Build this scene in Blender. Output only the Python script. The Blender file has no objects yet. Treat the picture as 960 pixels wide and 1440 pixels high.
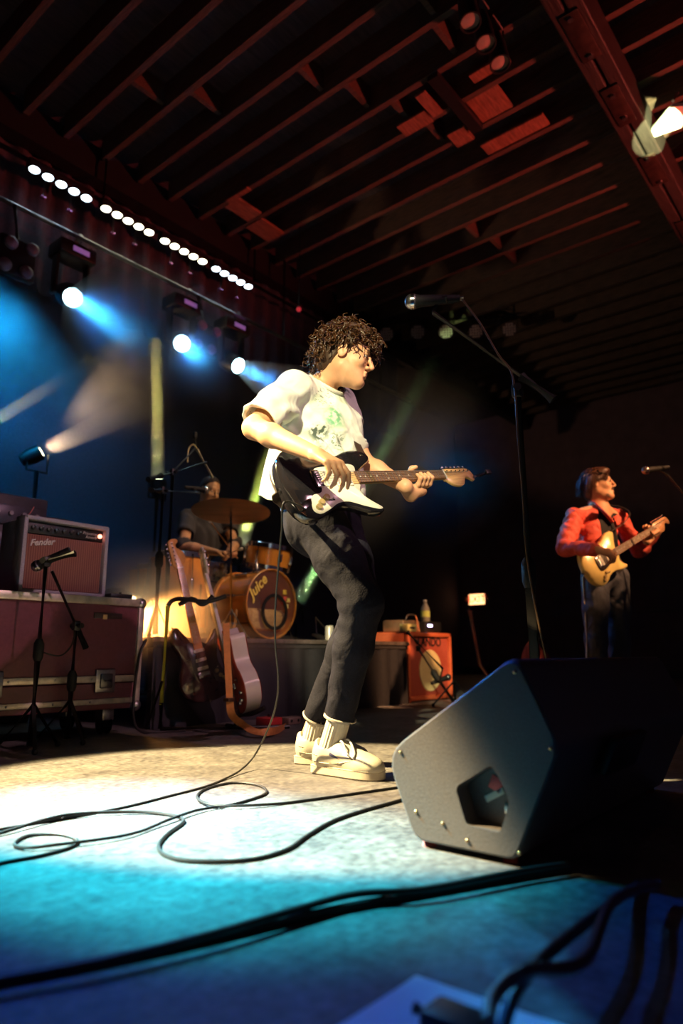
import bpy, bmesh, math, random
import numpy as np
from mathutils import Vector, Matrix, noise
random.seed(7)
R = math.radians
V = Vector
SC = bpy.context.scene
COL = SC.collection
PI = math.pi

# ---------------------------------------------------------------- camera
# world axes: X runs along the truss (stage left), Y upstage, Z up; stage floor at z = 0
CAM_H, YAW, PITCH, FPX = 0.43, R(50.36), math.atan(198 / 960), 960.0
cam_data = bpy.data.cameras.new('camera'); cam = bpy.data.objects.new('camera', cam_data); COL.objects.link(cam)
cam.location = (0, 0, CAM_H); cam.rotation_euler = (PI / 2 + PITCH, 0, -YAW)
cam_data.sensor_fit = 'VERTICAL'; cam_data.sensor_height = 36; cam_data.lens = 24
cam_data.clip_start = 0.02; cam_data.clip_end = 100
cam_data.dof.use_dof = True; cam_data.dof.focus_distance = 2.62; cam_data.dof.aperture_fstop = 1.7
SC.camera = cam
# ---------------------------------------------------------------- world, exposure
w = bpy.data.worlds.new('dark_venue'); SC.world = w; w.use_nodes = True
w.node_tree.nodes['Background'].inputs[0].default_value = (0.46, 0.30, 0.46, 1)
w.node_tree.nodes['Background'].inputs[1].default_value = 0.05  # faint purple fill light added all round to lift the blacks
vs = SC.view_settings
vs.view_transform = 'Standard'; vs.look = 'None'; vs.exposure = 0.0; vs.gamma = 1.0; vs.use_curve_mapping = False
cy = SC.cycles
cy.max_bounces = 5; cy.diffuse_bounces = 3; cy.glossy_bounces = 3; cy.transmission_bounces = 4; cy.volume_bounces = 0
cy.transparent_max_bounces = 8; cy.caustics_reflective = False; cy.caustics_refractive = False
cy.sample_clamp_indirect = 4.0; cy.use_denoising = True

def spot(name, loc, target, energy, color, size_deg, blend=0.3, radius=0.06):
    d = bpy.data.lights.new(name, 'SPOT'); o = bpy.data.objects.new(name, d); COL.objects.link(o)
    d.energy = energy; d.color = color; d.spot_size = R(size_deg); d.spot_blend = blend; d.shadow_soft_size = radius
    o.location = loc; o.rotation_euler = (V(target) - V(loc)).to_track_quat('-Z', 'Y').to_euler()
    return o
def point(name, loc, energy, color, radius=0.05):
    d = bpy.data.lights.new(name, 'POINT'); o = bpy.data.objects.new(name, d); COL.objects.link(o)
    d.energy = energy; d.color = color; d.shadow_soft_size = radius; o.location = loc
    return o

BLUE = (0.05, 0.30, 1.0); CYAN = (0.12, 0.75, 1.0); AMBER = (1.0, 0.62, 0.22); RED = (1.0, 0.10, 0.05)
WARM = (1.0, 0.80, 0.50); ORANGE = (1.0, 0.36, 0.06); LIME = (0.80, 1.0, 0.18)
HEADS = [V((2.82, 5.58, 3.64)), V((4.07, 5.58, 3.64)), V((4.80, 5.62, 3.68))]     # blue moving heads on the upstage pipe
HEAD_AIM = [V((2.00, 1.80, 1.25)), V((2.02, 1.80, 1.25)), V((5.02, 1.78, 1.25))]
for hp, ha, e in zip(HEADS, HEAD_AIM, (4200, 3600, 1300)):
    d_ = (ha - hp).normalized()
    spot('blue_beam_lamp', hp + d_ * 0.20, ha, e, (0.05, 0.48, 1.0), 9.5, 0.6, 0.05)
# further lamps on the same pipes and on the house truss, out of frame
spot('cyan_pool_lamp_offscreen', (0.3, 5.3, 4.6), (1.12, 1.36, 0.0), 12500, (0.025, 0.72, 0.84), 12, 1.0, 0.05)
spot('white_pool_lamp_offscreen', (0.1, 5.3, 4.6), (1.22, 1.86, 0.0), 7000, (0.92, 0.97, 1.0), 9, 0.7, 0.05)
spot('blue_pool_lamp_offscreen', (0.9, 5.3, 4.6), (1.05, 0.80, 0.0), 700, (0.01, 0.14, 1.0), 28, 1.0, 0.05)
spot('side_truss_key_lamp_offscreen', (-0.7, 4.9, 4.6), (1.77, 1.72, 0.0), 12000, (1.0, 0.74, 0.34), 19, 0.2, 0.05)
spot('house_truss_lamp_offscreen', (-3.2, -1.3, 3.5), (1.95, 1.70, 1.33), 3500, (1.0, 0.88, 0.50), 9.5, 0.45, 0.05)
spot('guitarist_two_lamp_offscreen', (4.4, -2.8, 4.4), (5.05, 1.72, 1.45), 2500, (1.0, 0.47, 0.20), 13, 0.5, 0.08)
spot('backline_wash_lamp_offscreen', (2.2, -3.0, 4.6), (2.3, 3.6, 0.9), 520, (1.0, 0.50, 0.60), 26, 0.6, 0.05)
spot('house_red_lamp_offscreen', (8.5, -2.5, 1.6), (5.3, 1.9, 5.2), 2000, (1.0, 0.12, 0.08), 50, 1.0, 0.15)
spot('drum_wash_lamp_offscreen', (4.9, 0.2, 4.8), (3.6, 4.3, 1.15), 650, (1.0, 0.66, 0.34), 24, 0.5, 0.08)
spot('cabinet_wash_lamp_offscreen', (6.2, -1.5, 4.6), (5.5, 3.6, 0.5), 420, (1.0, 0.55, 0.3), 14, 0.6, 0.08)

# ---------------------------------------------------------------- pixel helpers (photo frame 960 x 1440)
def ray(px, py):
    a, b = (px - 480) / FPX, (720 - py) / FPX
    dx, dy, dz = a, math.cos(PITCH) - b * math.sin(PITCH), math.sin(PITCH) + b * math.cos(PITCH)
    return V((dx * math.cos(YAW) + dy * math.sin(YAW), -dx * math.sin(YAW) + dy * math.cos(YAW), dz)), dy
O3 = V((0, 0, CAM_H))
def PD(px, py, depth): s, d = ray(px, py); return O3 + s * (depth / d)
def PYp(px, py, y): s, d = ray(px, py); return O3 + s * (y / s.y)
def PXp(px, py, x): s, d = ray(px, py); return O3 + s * (x / s.x)
def PZ(px, py, z=0.0): s, d = ray(px, py); return O3 + s * ((z - CAM_H) / s.z)

# ---------------------------------------------------------------- materials
MATS = {}
def add_wrinkle(nt, b, scale, dist):
    tc = nt.nodes.new('ShaderNodeTexCoord'); n = nt.nodes.new('ShaderNodeTexNoise'); n.inputs['Scale'].default_value = scale; n.inputs['Detail'].default_value = 1.5; n.inputs['Distortion'].default_value = 0.9
    bp = nt.nodes.new('ShaderNodeBump'); bp.inputs['Strength'].default_value = 0.7; bp.inputs['Distance'].default_value = dist
    nt.links.new(tc.outputs['Object'], n.inputs['Vector']); nt.links.new(n.outputs['Fac'], bp.inputs['Height'])
    old = b.inputs['Normal'].links
    if old: nt.links.new(old[0].from_socket, bp.inputs['Normal'])
    nt.links.new(bp.outputs[0], b.inputs['Normal'])
def M(name, col, rough=0.5, metal=0.0, var=0.18, scale=18.0, bump=0.0, emis=None, es=0.0, spec=0.5, coat=0.0, trans=0.0, sheen=0.0, stretch=None, wrinkle=None):
    if name in MATS: return MATS[name]
    m = bpy.data.materials.new(name); m.use_nodes = True; nt = m.node_tree; b = nt.nodes['Principled BSDF']
    b.inputs['Roughness'].default_value = rough; b.inputs['Metallic'].default_value = metal
    b.inputs['Specular IOR Level'].default_value = spec; b.inputs['Coat Weight'].default_value = coat
    b.inputs['Transmission Weight'].default_value = trans; b.inputs['Sheen Weight'].default_value = sheen
    if emis: b.inputs['Emission Color'].default_value = (*emis, 1); b.inputs['Emission Strength'].default_value = es
    if var > 0 or bump > 0:
        tc = nt.nodes.new('ShaderNodeTexCoord'); n = nt.nodes.new('ShaderNodeTexNoise')
        n.inputs['Scale'].default_value = scale; n.inputs['Detail'].default_value = 6
        src = tc.outputs['Object']
        if stretch:
            mp = nt.nodes.new('ShaderNodeMapping'); mp.inputs['Scale'].default_value = stretch
            nt.links.new(src, mp.inputs['Vector']); src = mp.outputs[0]
        nt.links.new(src, n.inputs['Vector'])
        cr = nt.nodes.new('ShaderNodeValToRGB')
        cr.color_ramp.elements[0].position = 0.3; cr.color_ramp.elements[1].position = 0.7
        cr.color_ramp.elements[0].color = (*[c * (1 - var) for c in col], 1)
        cr.color_ramp.elements[1].color = (*[min(1, c * (1 + var)) for c in col], 1)
        nt.links.new(n.outputs['Fac'], cr.inputs[0]); nt.links.new(cr.outputs[0], b.inputs['Base Color'])
        if bump > 0:
            bp = nt.nodes.new('ShaderNodeBump'); bp.inputs['Strength'].default_value = bump; bp.inputs['Distance'].default_value = 0.01
            nt.links.new(n.outputs['Fac'], bp.inputs['Height']); nt.links.new(bp.outputs[0], b.inputs['Normal'])
    else: b.inputs['Base Color'].default_value = (*col, 1)
    if wrinkle: add_wrinkle(nt, b, *wrinkle)
    MATS[name] = m
    return m
def EM(name, col, s): return M(name, (0.02, 0.02, 0.02), 0.4, var=0, emis=col, es=s)
def HAZE(name, density, col=(1, 1, 1), noisy=0.0, scale=1.5, aniso=0.2, fall=None):
    m = bpy.data.materials.new(name); m.use_nodes = True; nt = m.node_tree; nt.nodes.clear()
    out = nt.nodes.new('ShaderNodeOutputMaterial'); vs_ = nt.nodes.new('ShaderNodeVolumeScatter')
    vs_.inputs['Color'].default_value = (*col, 1); vs_.inputs['Density'].default_value = density; vs_.inputs['Anisotropy'].default_value = aniso
    if noisy:
        tc = nt.nodes.new('ShaderNodeTexCoord'); n = nt.nodes.new('ShaderNodeTexNoise'); n.inputs['Scale'].default_value = scale; n.inputs['Detail'].default_value = 3
        mr = nt.nodes.new('ShaderNodeMapRange'); mr.inputs[1].default_value = 0.38; mr.inputs[2].default_value = 0.72; mr.inputs[4].default_value = density * 2
        nt.links.new(tc.outputs['Object'], n.inputs['Vector']); nt.links.new(n.outputs['Fac'], mr.inputs[0])
        # thin out towards the edge of the puff (a unit ball in object space)
        ln = nt.nodes.new('ShaderNodeVectorMath'); ln.operation = 'LENGTH'; nt.links.new(tc.outputs['Object'], ln.inputs[0])
        m2 = nt.nodes.new('ShaderNodeMapRange'); m2.interpolation_type = 'SMOOTHERSTEP'; m2.inputs[1].default_value = 1.0; m2.inputs[2].default_value = 0.05
        nt.links.new(ln.outputs['Value'], m2.inputs[0])
        mu = nt.nodes.new('ShaderNodeMath'); mu.operation = 'MULTIPLY'
        nt.links.new(mr.outputs[0], mu.inputs[0]); nt.links.new(m2.outputs[0], mu.inputs[1]); nt.links.new(mu.outputs[0], vs_.inputs['Density'])
    if fall:                                                            # thins out along the beam (object z from 0 to fall)
        tc = nt.nodes.new('ShaderNodeTexCoord'); sp = nt.nodes.new('ShaderNodeSeparateXYZ'); nt.links.new(tc.outputs['Object'], sp.inputs[0])
        m2 = nt.nodes.new('ShaderNodeMapRange'); m2.interpolation_type = 'SMOOTHSTEP'; m2.inputs[1].default_value = fall; m2.inputs[2].default_value = 0.0; m2.inputs[4].default_value = density
        nt.links.new(sp.outputs['Z'], m2.inputs[0]); nt.links.new(m2.outputs[0], vs_.inputs['Density'])
    nt.links.new(vs_.outputs[0], out.inputs['Volume'])
    return m

black = M('black_paint', (0.012, 0.012, 0.014), 0.45)
blackm = M('black_matt_plastic', (0.012, 0.012, 0.013), 0.6, bump=0.15, scale=120, spec=0.2)
blackg = M('black_gloss', (0.012, 0.012, 0.014), 0.12, var=0, coat=0.5)
rubber = M('black_rubber', (0.015, 0.014, 0.015), 0.55, scale=60)
chrome = M('chrome', (0.75, 0.75, 0.78), 0.16, 1.0, var=0.05)
steel = M('brushed_steel', (0.45, 0.45, 0.47), 0.35, 1.0, var=0.2, scale=60)
stand_black = M('stand_black_metal', (0.016, 0.014, 0.014), 0.32, 0.4, var=0.2)
cream = M('cream_plastic', (0.82, 0.80, 0.70), 0.4, var=0.05)
white = M('white_plastic', (0.85, 0.85, 0.83), 0.4, var=0.04)
drape_m = M('black_velour', (0.075, 0.062, 0.09), 0.95, scale=40)
skin = M('skin', (0.66, 0.35, 0.20), 0.52, var=0.08, scale=30, bump=0.05)
wood_dark = M('old_joist_wood', (0.085, 0.048, 0.036), 0.75, var=0.5, scale=7, bump=0.5, stretch=(12, 1, 12))
wood_deck = M('ceiling_board_wood', (0.07, 0.042, 0.05), 0.85, var=0.35, scale=5, bump=0.3, stretch=(1, 8, 1))
wood_block = M('raw_blocking_wood', (0.26, 0.10, 0.06), 0.75, var=0.4, scale=9, bump=0.4, stretch=(1, 6, 1))
maple = M('maple_neck', (0.72, 0.46, 0.20), 0.3, var=0.15, scale=10, stretch=(1, 12, 12), coat=0.4)
rosewood = M('rosewood_fretboard', (0.20, 0.10, 0.05), 0.4, var=0.3, scale=12, stretch=(1, 14, 14))

# ---------------------------------------------------------------- mesh helpers
def frame_of(d):
    d = V(d).normalized(); a = V((0, 0, 1)) if abs(d.z) < 0.95 else V((1, 0, 0))
    s = d.cross(a).normalized(); return s, s.cross(d).normalized(), d
class MB:
    def __init__(s): s.v = []; s.f = []
    def add(s, vs, fs):
        o = len(s.v); s.v += [tuple(q) for q in vs]; s.f += [tuple(i + o for i in f) for f in fs]; return s
    def box(s, c, size, rot=None):
        hx, hy, hz = [q / 2 for q in size]; pts = [V((x, y, z)) for x in (-hx, hx) for y in (-hy, hy) for z in (-hz, hz)]
        if rot is not None: pts = [rot @ p for p in pts]
        return s.add([p + V(c) for p in pts], [(0, 1, 3, 2), (4, 6, 7, 5), (0, 4, 5, 1), (2, 3, 7, 6), (0, 2, 6, 4), (1, 5, 7, 3)])
    def rbox(s, c, size, r=0.01, rot=None, seg=2):
        bm = bmesh.new(); bmesh.ops.create_cube(bm, size=1.0)
        for v in bm.verts: v.co = V([v.co[i] * size[i] for i in range(3)])
        bmesh.ops.bevel(bm, geom=list(bm.edges), offset=r, segments=seg, affect='EDGES', profile=0.5)
        bm.verts.index_update()
        pts = [(rot @ v.co if rot is not None else v.co) + V(c) for v in bm.verts]; fs = [[v.index for v in f.verts] for f in bm.faces]
        bm.free(); return s.add(pts, fs)
    def tube(s, pts, r, n=8, closed=False, caps=True):
        pts = [V(p) for p in pts]; k = len(pts); rs = r if isinstance(r, (list, tuple)) else [r] * k
        vs = []; prev = None
        for i, p in enumerate(pts):
            t = (pts[(i + 1) % k] - pts[i - 1]) if (closed or 0 < i < k - 1) else (pts[1] - pts[0] if i == 0 else pts[-1] - pts[-2])
            t = t.normalized() if t.length > 1e-9 else V((0, 0, 1))
            if prev is None: a, b, _ = frame_of(t)
            else:
                a = prev - t * prev.dot(t)
                a = a.normalized() if a.length > 1e-6 else frame_of(t)[0]
                b = t.cross(a)
            prev = a
            for j in range(n):
                q = 2 * PI * j / n; vs.append(p + (a * math.cos(q) + b * math.sin(q)) * rs[i])
        fs = []
        for i in range(k if closed else k - 1):
            for j in range(n):
                i2 = (i + 1) % k; fs.append((i * n + j, i * n + (j + 1) % n, i2 * n + (j + 1) % n, i2 * n + j))
        if caps and not closed: fs += [tuple(reversed(range(n))), tuple((k - 1) * n + j for j in range(n))]
        return s.add(vs, fs)
    def cyl(s, a, b, r0, r1=None, n=16): return s.tube([a, b], [r0, r0 if r1 is None else r1], n)
    def lathe(s, prof, c=(0, 0, 0), axis=(0, 0, 1), n=24, caps=True):
        # prof: (radius, height along axis)
        a, b, d = frame_of(axis); vs = []
        for r, h in prof:
            for j in range(n):
                q = 2 * PI * j / n; vs.append(V(c) + d * h + (a * math.cos(q) + b * math.sin(q)) * max(r, 1e-5))
        k = len(prof); fs = []
        for i in range(k - 1):
            for j in range(n): fs.append((i * n + j, i * n + (j + 1) % n, (i + 1) * n + (j + 1) % n, (i + 1) * n + j))
        if caps and prof[0][0] > 1e-4: fs.append(tuple(reversed(range(n))))
        if caps and prof[-1][0] > 1e-4: fs.append(tuple((k - 1) * n + j for j in range(n)))
        return s.add(vs, fs)
    def prism(s, poly, o, ex, ey, ez, t, bev=0.0):
        # 2D polygon (ccw in ex, ey) extruded by t along ez from o
        o, ex, ey, ez = V(o), V(ex), V(ey), V(ez); n = len(poly)
        if sum(poly[i - 1][0] * poly[i][1] - poly[i][0] * poly[i - 1][1] for i in range(n)) < 0: poly = list(reversed(poly))
        if bev:
            cx = sum(p[0] for p in poly) / n; cy_ = sum(p[1] for p in poly) / n; ins = []
            for i in range(n):
                a = V((*poly[i - 1], 0)); b = V((*poly[(i + 1) % n], 0)); tt = (b - a).normalized(); ins.append((poly[i][0] - tt.y * bev, poly[i][1] + tt.x * bev))
            rings = [(ins, 0), (poly, bev), (poly, t - bev), (ins, t)]
        else: rings = [(poly, 0), (poly, t)]
        vs = [o + ex * p[0] + ey * p[1] + ez * h for pl, h in rings for p in pl]; fs = []
        for k in range(len(rings) - 1):
            for i in range(n): fs.append((k * n + i, k * n + (i + 1) % n, (k + 1) * n + (i + 1) % n, (k + 1) * n + i))
        fs += [tuple(reversed(range(n))), tuple((len(rings) - 1) * n + i for i in range(n))]
        return s.add(vs, fs)
    def sphere(s, c, r, n=16, m=10):
        r3 = r if isinstance(r, (tuple, list)) else (r, r, r)
        prof = [(math.sin(PI * i / m), -math.cos(PI * i / m)) for i in range(m + 1)]
        o = len(s.v); s.lathe(prof, (0, 0, 0), (0, 0, 1), n)
        for i in range(o, len(s.v)): q = s.v[i]; s.v[i] = (q[0] * r3[0] + c[0], q[1] * r3[1] + c[1], q[2] * r3[2] + c[2])
        return s
    def build(s, name, m, parent=None, smooth=True, angle=38, mats=None):
        me = bpy.data.meshes.new(name); me.from_pydata(s.v, [], s.f)
        bm = bmesh.new(); bm.from_mesh(me)
        bmesh.ops.remove_doubles(bm, verts=bm.verts, dist=1e-6)
        bmesh.ops.recalc_face_normals(bm, faces=bm.faces)
        if smooth:
            ca = R(angle)
            for f in bm.faces: f.smooth = True
            for e in bm.edges: e.smooth = len(e.link_faces) == 2 and e.calc_face_angle(0) < ca
        bm.to_mesh(me); bm.free(); me.materials.append(m)
        o = bpy.data.objects.new(name, me); COL.objects.link(o)
        if parent is not None: attach(o, parent)
        return o
def tag(o, label, cat=None, group=None, kind=None):
    o['label'] = label
    if cat: o['category'] = cat
    if group: o['group'] = group
    if kind: o['kind'] = kind
    return o
WORLD = set()
def attach(o, parent):
    o.parent = parent
    if parent.name in WORLD: o.location = -parent.location
def wthing(name, label, cat, base, group=None):      # a thing whose parts are given in world coordinates
    o = thing(name, label, cat, base, (0, 0, 0), group); WORLD.add(o.name); return o
def thing(name, label, cat, loc=(0, 0, 0), rot=(0, 0, 0), group=None):
    o = bpy.data.objects.new(name, None); COL.objects.link(o); o.location = loc; o.rotation_euler = rot; o.empty_display_size = 0.1
    return tag(o, label, cat, group)
def struct(o, label=None):
    o['kind'] = 'structure'
    if label: o['label'] = label
    return o
def copy_tree(o, parent=None):
    c = o.copy(); COL.objects.link(c); c.parent = parent
    for ch in list(o.children): copy_tree(ch, c)
    return c
def catmull(pts, n=8, closed=False):
    pts = [V(p) for p in pts]; k = len(pts); out = []
    for i in range(k if closed else k - 1):
        g = lambda j: pts[j % k] if closed else pts[max(0, min(k - 1, j))]
        p0, p1, p2, p3 = g(i - 1), g(i), g(i + 1), g(i + 2)
        for q in range(n):
            t = q / n; out.append(0.5 * ((2 * p1) + (p2 - p0) * t + (2 * p0 - 5 * p1 + 4 * p2 - p3) * t * t + (3 * p1 - p0 - 3 * p2 + p3) * t ** 3))
    if not closed: out.append(pts[-1])
    return out
def text_mesh(name, txt, m, parent, o, ex, ey, size, depth=0.001, shear=0.0, align='CENTER', bold=0.0):
    cu = bpy.data.curves.new(name, 'FONT'); cu.body = txt; cu.size = size; cu.extrude = depth; cu.shear = shear; cu.align_x = align; cu.align_y = 'CENTER'; cu.offset = bold; cu.resolution_u = 3
    tmp = bpy.data.objects.new('tmp', cu); COL.objects.link(tmp)
    dg = bpy.context.evaluated_depsgraph_get(); me = bpy.data.meshes.new_from_object(tmp.evaluated_get(dg))
    bpy.data.objects.remove(tmp); bpy.data.curves.remove(cu)
    ex, ey = V(ex).normalized(), V(ey).normalized(); ez = ex.cross(ey)
    me.transform(Matrix(((ex.x, ey.x, ez.x, o[0]), (ex.y, ey.y, ez.y, o[1]), (ex.z, ey.z, ez.z, o[2]), (0, 0, 0, 1))))
    me.materials.clear(); me.materials.append(m); me.name = name
    ob = bpy.data.objects.new(name, me); COL.objects.link(ob)
    if parent is not None: attach(ob, parent)
    return ob
# ================================================================ the setting
def floor_material():
    m = bpy.data.materials.new('worn_stage_floor'); m.use_nodes = True; nt = m.node_tree; b = nt.nodes['Principled BSDF']
    tc = nt.nodes.new('ShaderNodeTexCoord')
    def nz(scale, det, rough=0.6):
        n = nt.nodes.new('ShaderNodeTexNoise'); n.inputs['Scale'].default_value = scale; n.inputs['Detail'].default_value = det; n.inputs['Roughness'].default_value = rough
        nt.links.new(tc.outputs['Object'], n.inputs['Vector']); return n
    a, c, d = nz(5.0, 9, 0.72), nz(42, 6), nz(180, 3)
    mx = nt.nodes.new('ShaderNodeMath'); mx.operation = 'MULTIPLY'; nt.links.new(a.outputs['Fac'], mx.inputs[0]); nt.links.new(c.outputs['Fac'], mx.inputs[1])
    cr = nt.nodes.new('ShaderNodeValToRGB'); e = cr.color_ramp.elements
    e[0].position = 0.14; e[0].color = (0.055, 0.05, 0.055, 1); e[1].position = 0.42; e[1].color = (0.24, 0.23, 0.225, 1)
    nt.links.new(mx.outputs[0], cr.inputs[0]); nt.links.new(cr.outputs[0], b.inputs['Base Color'])
    rr = nt.nodes.new('ShaderNodeMapRange'); rr.inputs[3].default_value = 0.42; rr.inputs[4].default_value = 0.75
    nt.links.new(c.outputs['Fac'], rr.inputs[0]); nt.links.new(rr.outputs[0], b.inputs['Roughness'])
    bp = nt.nodes.new('ShaderNodeBump'); bp.inputs['Strength'].default_value = 0.25; bp.inputs['Distance'].default_value = 0.004
    ad = nt.nodes.new('ShaderNodeMath'); nt.links.new(c.outputs['Fac'], ad.inputs[0]); nt.links.new(d.outputs['Fac'], ad.inputs[1])
    nt.links.new(ad.outputs[0], bp.inputs['Height']); nt.links.new(bp.outputs[0], b.inputs['Normal'])
    return m
floor_m = floor_material()
struct(MB().box((4.0, 1.5, -0.05), (18, 13, 0.1)).build('floor', floor_m, smooth=False))
# back wall: black drape with folds
def drape(name, x0, x1, y, z0, z1, amp=0.05, pitch=0.22, m=drape_m):
    n = int((x1 - x0) / (pitch / 6)); vs = []; fs = []
    for i in range(n + 1):
        x = x0 + (x1 - x0) * i / n
        yy = y + amp * math.sin(2 * PI * x / pitch + 1.3 * math.sin(x * 2.1)) + 0.4 * amp * math.sin(x * 9.7)
        vs += [(x, yy, z0), (x, y + (yy - y) * 0.8, z1)]
        if i: fs.append((2 * i - 2, 2 * i, 2 * i + 1, 2 * i - 1))
    b = MB().add(vs, fs); return b.build(name, m, angle=180)
struct(drape('wall_back', -4, 13.0, 7.45, 0.0, 5.6, 0.004, 0.6))
wr = struct(MB().box((13.1, 1.5, 2.8), (0.2, 13, 5.6)).build('wall_right', M('dark_plaster', (0.13, 0.075, 0.09), 0.85, scale=4), smooth=False))
struct(MB().rbox((12.985, 1.5, 1.17), (0.03, 13, 0.05), 0.008).build('trim_1', M('dark_rail_wood', (0.10, 0.06, 0.06), 0.5), smooth=False))
struct(MB().box((12.99, 1.5, 0.07), (0.02, 13, 0.14)).build('baseboard_right', black, smooth=False))
struct(drape('wall_left', -4, -3.9, 3.0, 0, 0.01) if False else MB().box((-4.1, 1.5, 2.8), (0.2, 13, 5.6)).build('wall_left', M('dark_plaster', (0.03, 0.022, 0.028)), smooth=False))

# ceiling deck with its joists, blocking and main beam
HC = 4.78; ZJ = CAM_H + HC                                            # joist undersides
ceil = struct(MB().box((4.5, 1.5, ZJ + 0.30), (17, 13, 0.08)).build('ceiling', wood_deck, smooth=False))
joist_me = None
JX = [3.47 + 0.4 * k for k in range(-9, 24)]
for i, x in enumerate(JX):
    if joist_me is None:
        o = MB().box((0, 1.05, 0), (0.055, 9.1, 0.26)).build('joist', wood_dark, ceil, smooth=False); joist_me = o.data
    else:
        o = bpy.data.objects.new('joist', joist_me); COL.objects.link(o); o.parent = ceil
    o.location = (x + 0.012 * math.sin(i * 2.3), 0, ZJ + 0.13)
for (x, y) in [(2.87, 4.6), (3.27, 4.3), (3.67, 3.4), (4.07, 3.2), (4.47, 3.0), (4.87, 2.9), (3.27, 2.2), (3.67, 2.25), (4.07, 2.3), (6.47, 3.4), (6.87, 3.3), (7.27, 3.3)]:
    MB().box((x, y, ZJ + 0.15), (0.35, 0.045, 0.2)).build('blocking', wood_dark, ceil, smooth=False)
# lighter boards nailed under and between the joists
for (x, y, sx, sy, z) in [(4.87, 2.32, 0.36, 0.30, 0.02), (4.50, 2.72, 0.30, 0.10, -0.012), (4.62, 2.95, 0.16, 0.30, 0.0), (5.02, 2.70, 0.20, 0.18, -0.012), (5.32, 2.30, 0.16, 0.62, -0.012), (4.55, 2.15, 0.10, 0.34, 0.04), (4.46, 5.10, 0.34, 0.22, 0.0), (4.87, 5.18, 0.36, 0.26, 0.0), (4.25, 4.95, 0.06, 0.34, -0.012)]:
    MB().box((x, y, ZJ + z), (sx, sy, 0.022)).build('patch_board', wood_block, ceil, smooth=False)
# steel channel crossing under the joists beside the patch boards
cb = wthing('ceiling_channel', 'short black steel channel crossing under the red-lit joists beside the hanging spotlights', 'channel', (4.75, 2.6, ZJ - 0.06))
a_, b_ = PZ(608, 110, ZJ - 0.05), PZ(672, 185, ZJ - 0.05)
sx_, up_, d_ = frame_of(b_ - a_)
MB().box((a_ + b_) / 2 + V((0, 0, 0.02)), (0.10, (b_ - a_).length, 0.05), Matrix((sx_, d_, -up_)).transposed()).build('channel_web', black, cb)
for t in (0.1, 0.9): MB().cyl(a_.lerp(b_, t) + V((0, 0, 0)), a_.lerp(b_, t) + V((0, 0, 0.10)), 0.012).build('hanger_bolt', steel, cb)
# main beam
BY = 0.2985 * 4.5
bm_ = thing('ceiling_beam', 'heavy dark timber beam with bolted splice plates running under the joists', 'beam', (7.0, BY, ZJ - 0.30))
beam_m = M('dark_beam_wood', (0.022, 0.016, 0.015), 0.6, var=0.5, scale=6, bump=0.5, stretch=(1, 10, 10))
for s in (-1, 1): MB().rbox((0, s * 0.065, 0.15), (12, 0.11, 0.30), 0.012).build('timber', beam_m, bm_, smooth=False)
for x in (-2.6, -1.75, -0.75, 0.5): MB().rbox((x, 0, -0.008), (0.5, 0.14, 0.014), 0.004).build('splice_plate', M('rusty_plate', (0.04, 0.025, 0.02), 0.5, 0.4, var=0.4), bm_)
for x in (-2.8, -2.4, -1.9, -1.6, -0.95, -0.55): MB().lathe([(0.022, 0), (0.022, 0.018), (0.0, 0.018)], (x, 0, -0.032), (0, 0, 1), 6).build('bolt', steel, bm_)
# house spotlight near the beam; white board added in the shape of its lit patch
LP = V((1.37 * 4.6 + 0.1, 0.31 * 4.6 - 0.35, 0))
br = wthing('lit_patch_board', 'white triangular board added for the spotlit patch beside the timber beam', 'board', PZ(930, 175, ZJ - 0.2))
zb = ZJ - 0.28
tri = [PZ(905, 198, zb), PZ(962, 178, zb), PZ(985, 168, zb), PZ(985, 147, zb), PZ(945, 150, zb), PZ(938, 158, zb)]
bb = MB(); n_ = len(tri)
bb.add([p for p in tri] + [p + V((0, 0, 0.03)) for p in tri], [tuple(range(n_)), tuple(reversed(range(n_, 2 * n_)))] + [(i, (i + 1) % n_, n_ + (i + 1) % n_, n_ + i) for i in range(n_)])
bb.build('panel', M('lit_patch_white', (0.85, 0.88, 0.80), 0.5, var=0.03), br, smooth=False)
MB().cyl(PZ(946, 142, zb + 0.05), PZ(952, 130, zb + 0.25), 0.012).build('hanger_rod', steel, br)
spot('ceiling_spot_lamp_offscreen', PZ(1010, 200, 3.9), PZ(924, 183, zb), 1800, (0.86, 1.0, 0.45), 15, 0.05, 0.01)

# ---------------------------------------------------------------- border curtain, pipes
bc = drape('border_curtain', 0.2, 8.5, 5.85, 3.72, 5.2, 0.05, 0.24)
tag(bc, 'black border curtain hanging behind the row of light bars above the drums', 'curtain')
hd = MB().box((4.5, 5.72, ZJ - 0.02), (17, 0.16, 0.34)).build('trim_2', black, smooth=False); struct(hd)
pp = wthing('lighting_pipe', 'long steel lighting pipe in front of the black border curtain', 'pipe', (4.2, 5.45, 4.17))
PZH = 4.17
MB().cyl((-1, 5.45, PZH), (8.2, 5.45, PZH), 0.025, n=12).build('pipe', steel, pp)
for x in (1.07, 1.87, 5.47, 7.47): MB().cyl((x, 5.45, PZH), (x, 5.45, ZJ + 0.02), 0.014).build('hanger_rod', stand_black, pp)
p2 = wthing('lighting_pipe', 'upper black lighting pipe carrying the light bars with round white lamps', 'pipe', (4.2, 5.5, 4.72))
MB().cyl((0.5, 5.56, 4.74), (8.2, 5.56, 4.74), 0.025, n=12).build('pipe', stand_black, p2)
for x in (1.07, 3.07, 5.07, 7.07): MB().cyl((x, 5.56, 4.74), (x, 5.56, ZJ + 0.02), 0.014).build('hanger_rod', stand_black, p2)

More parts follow.
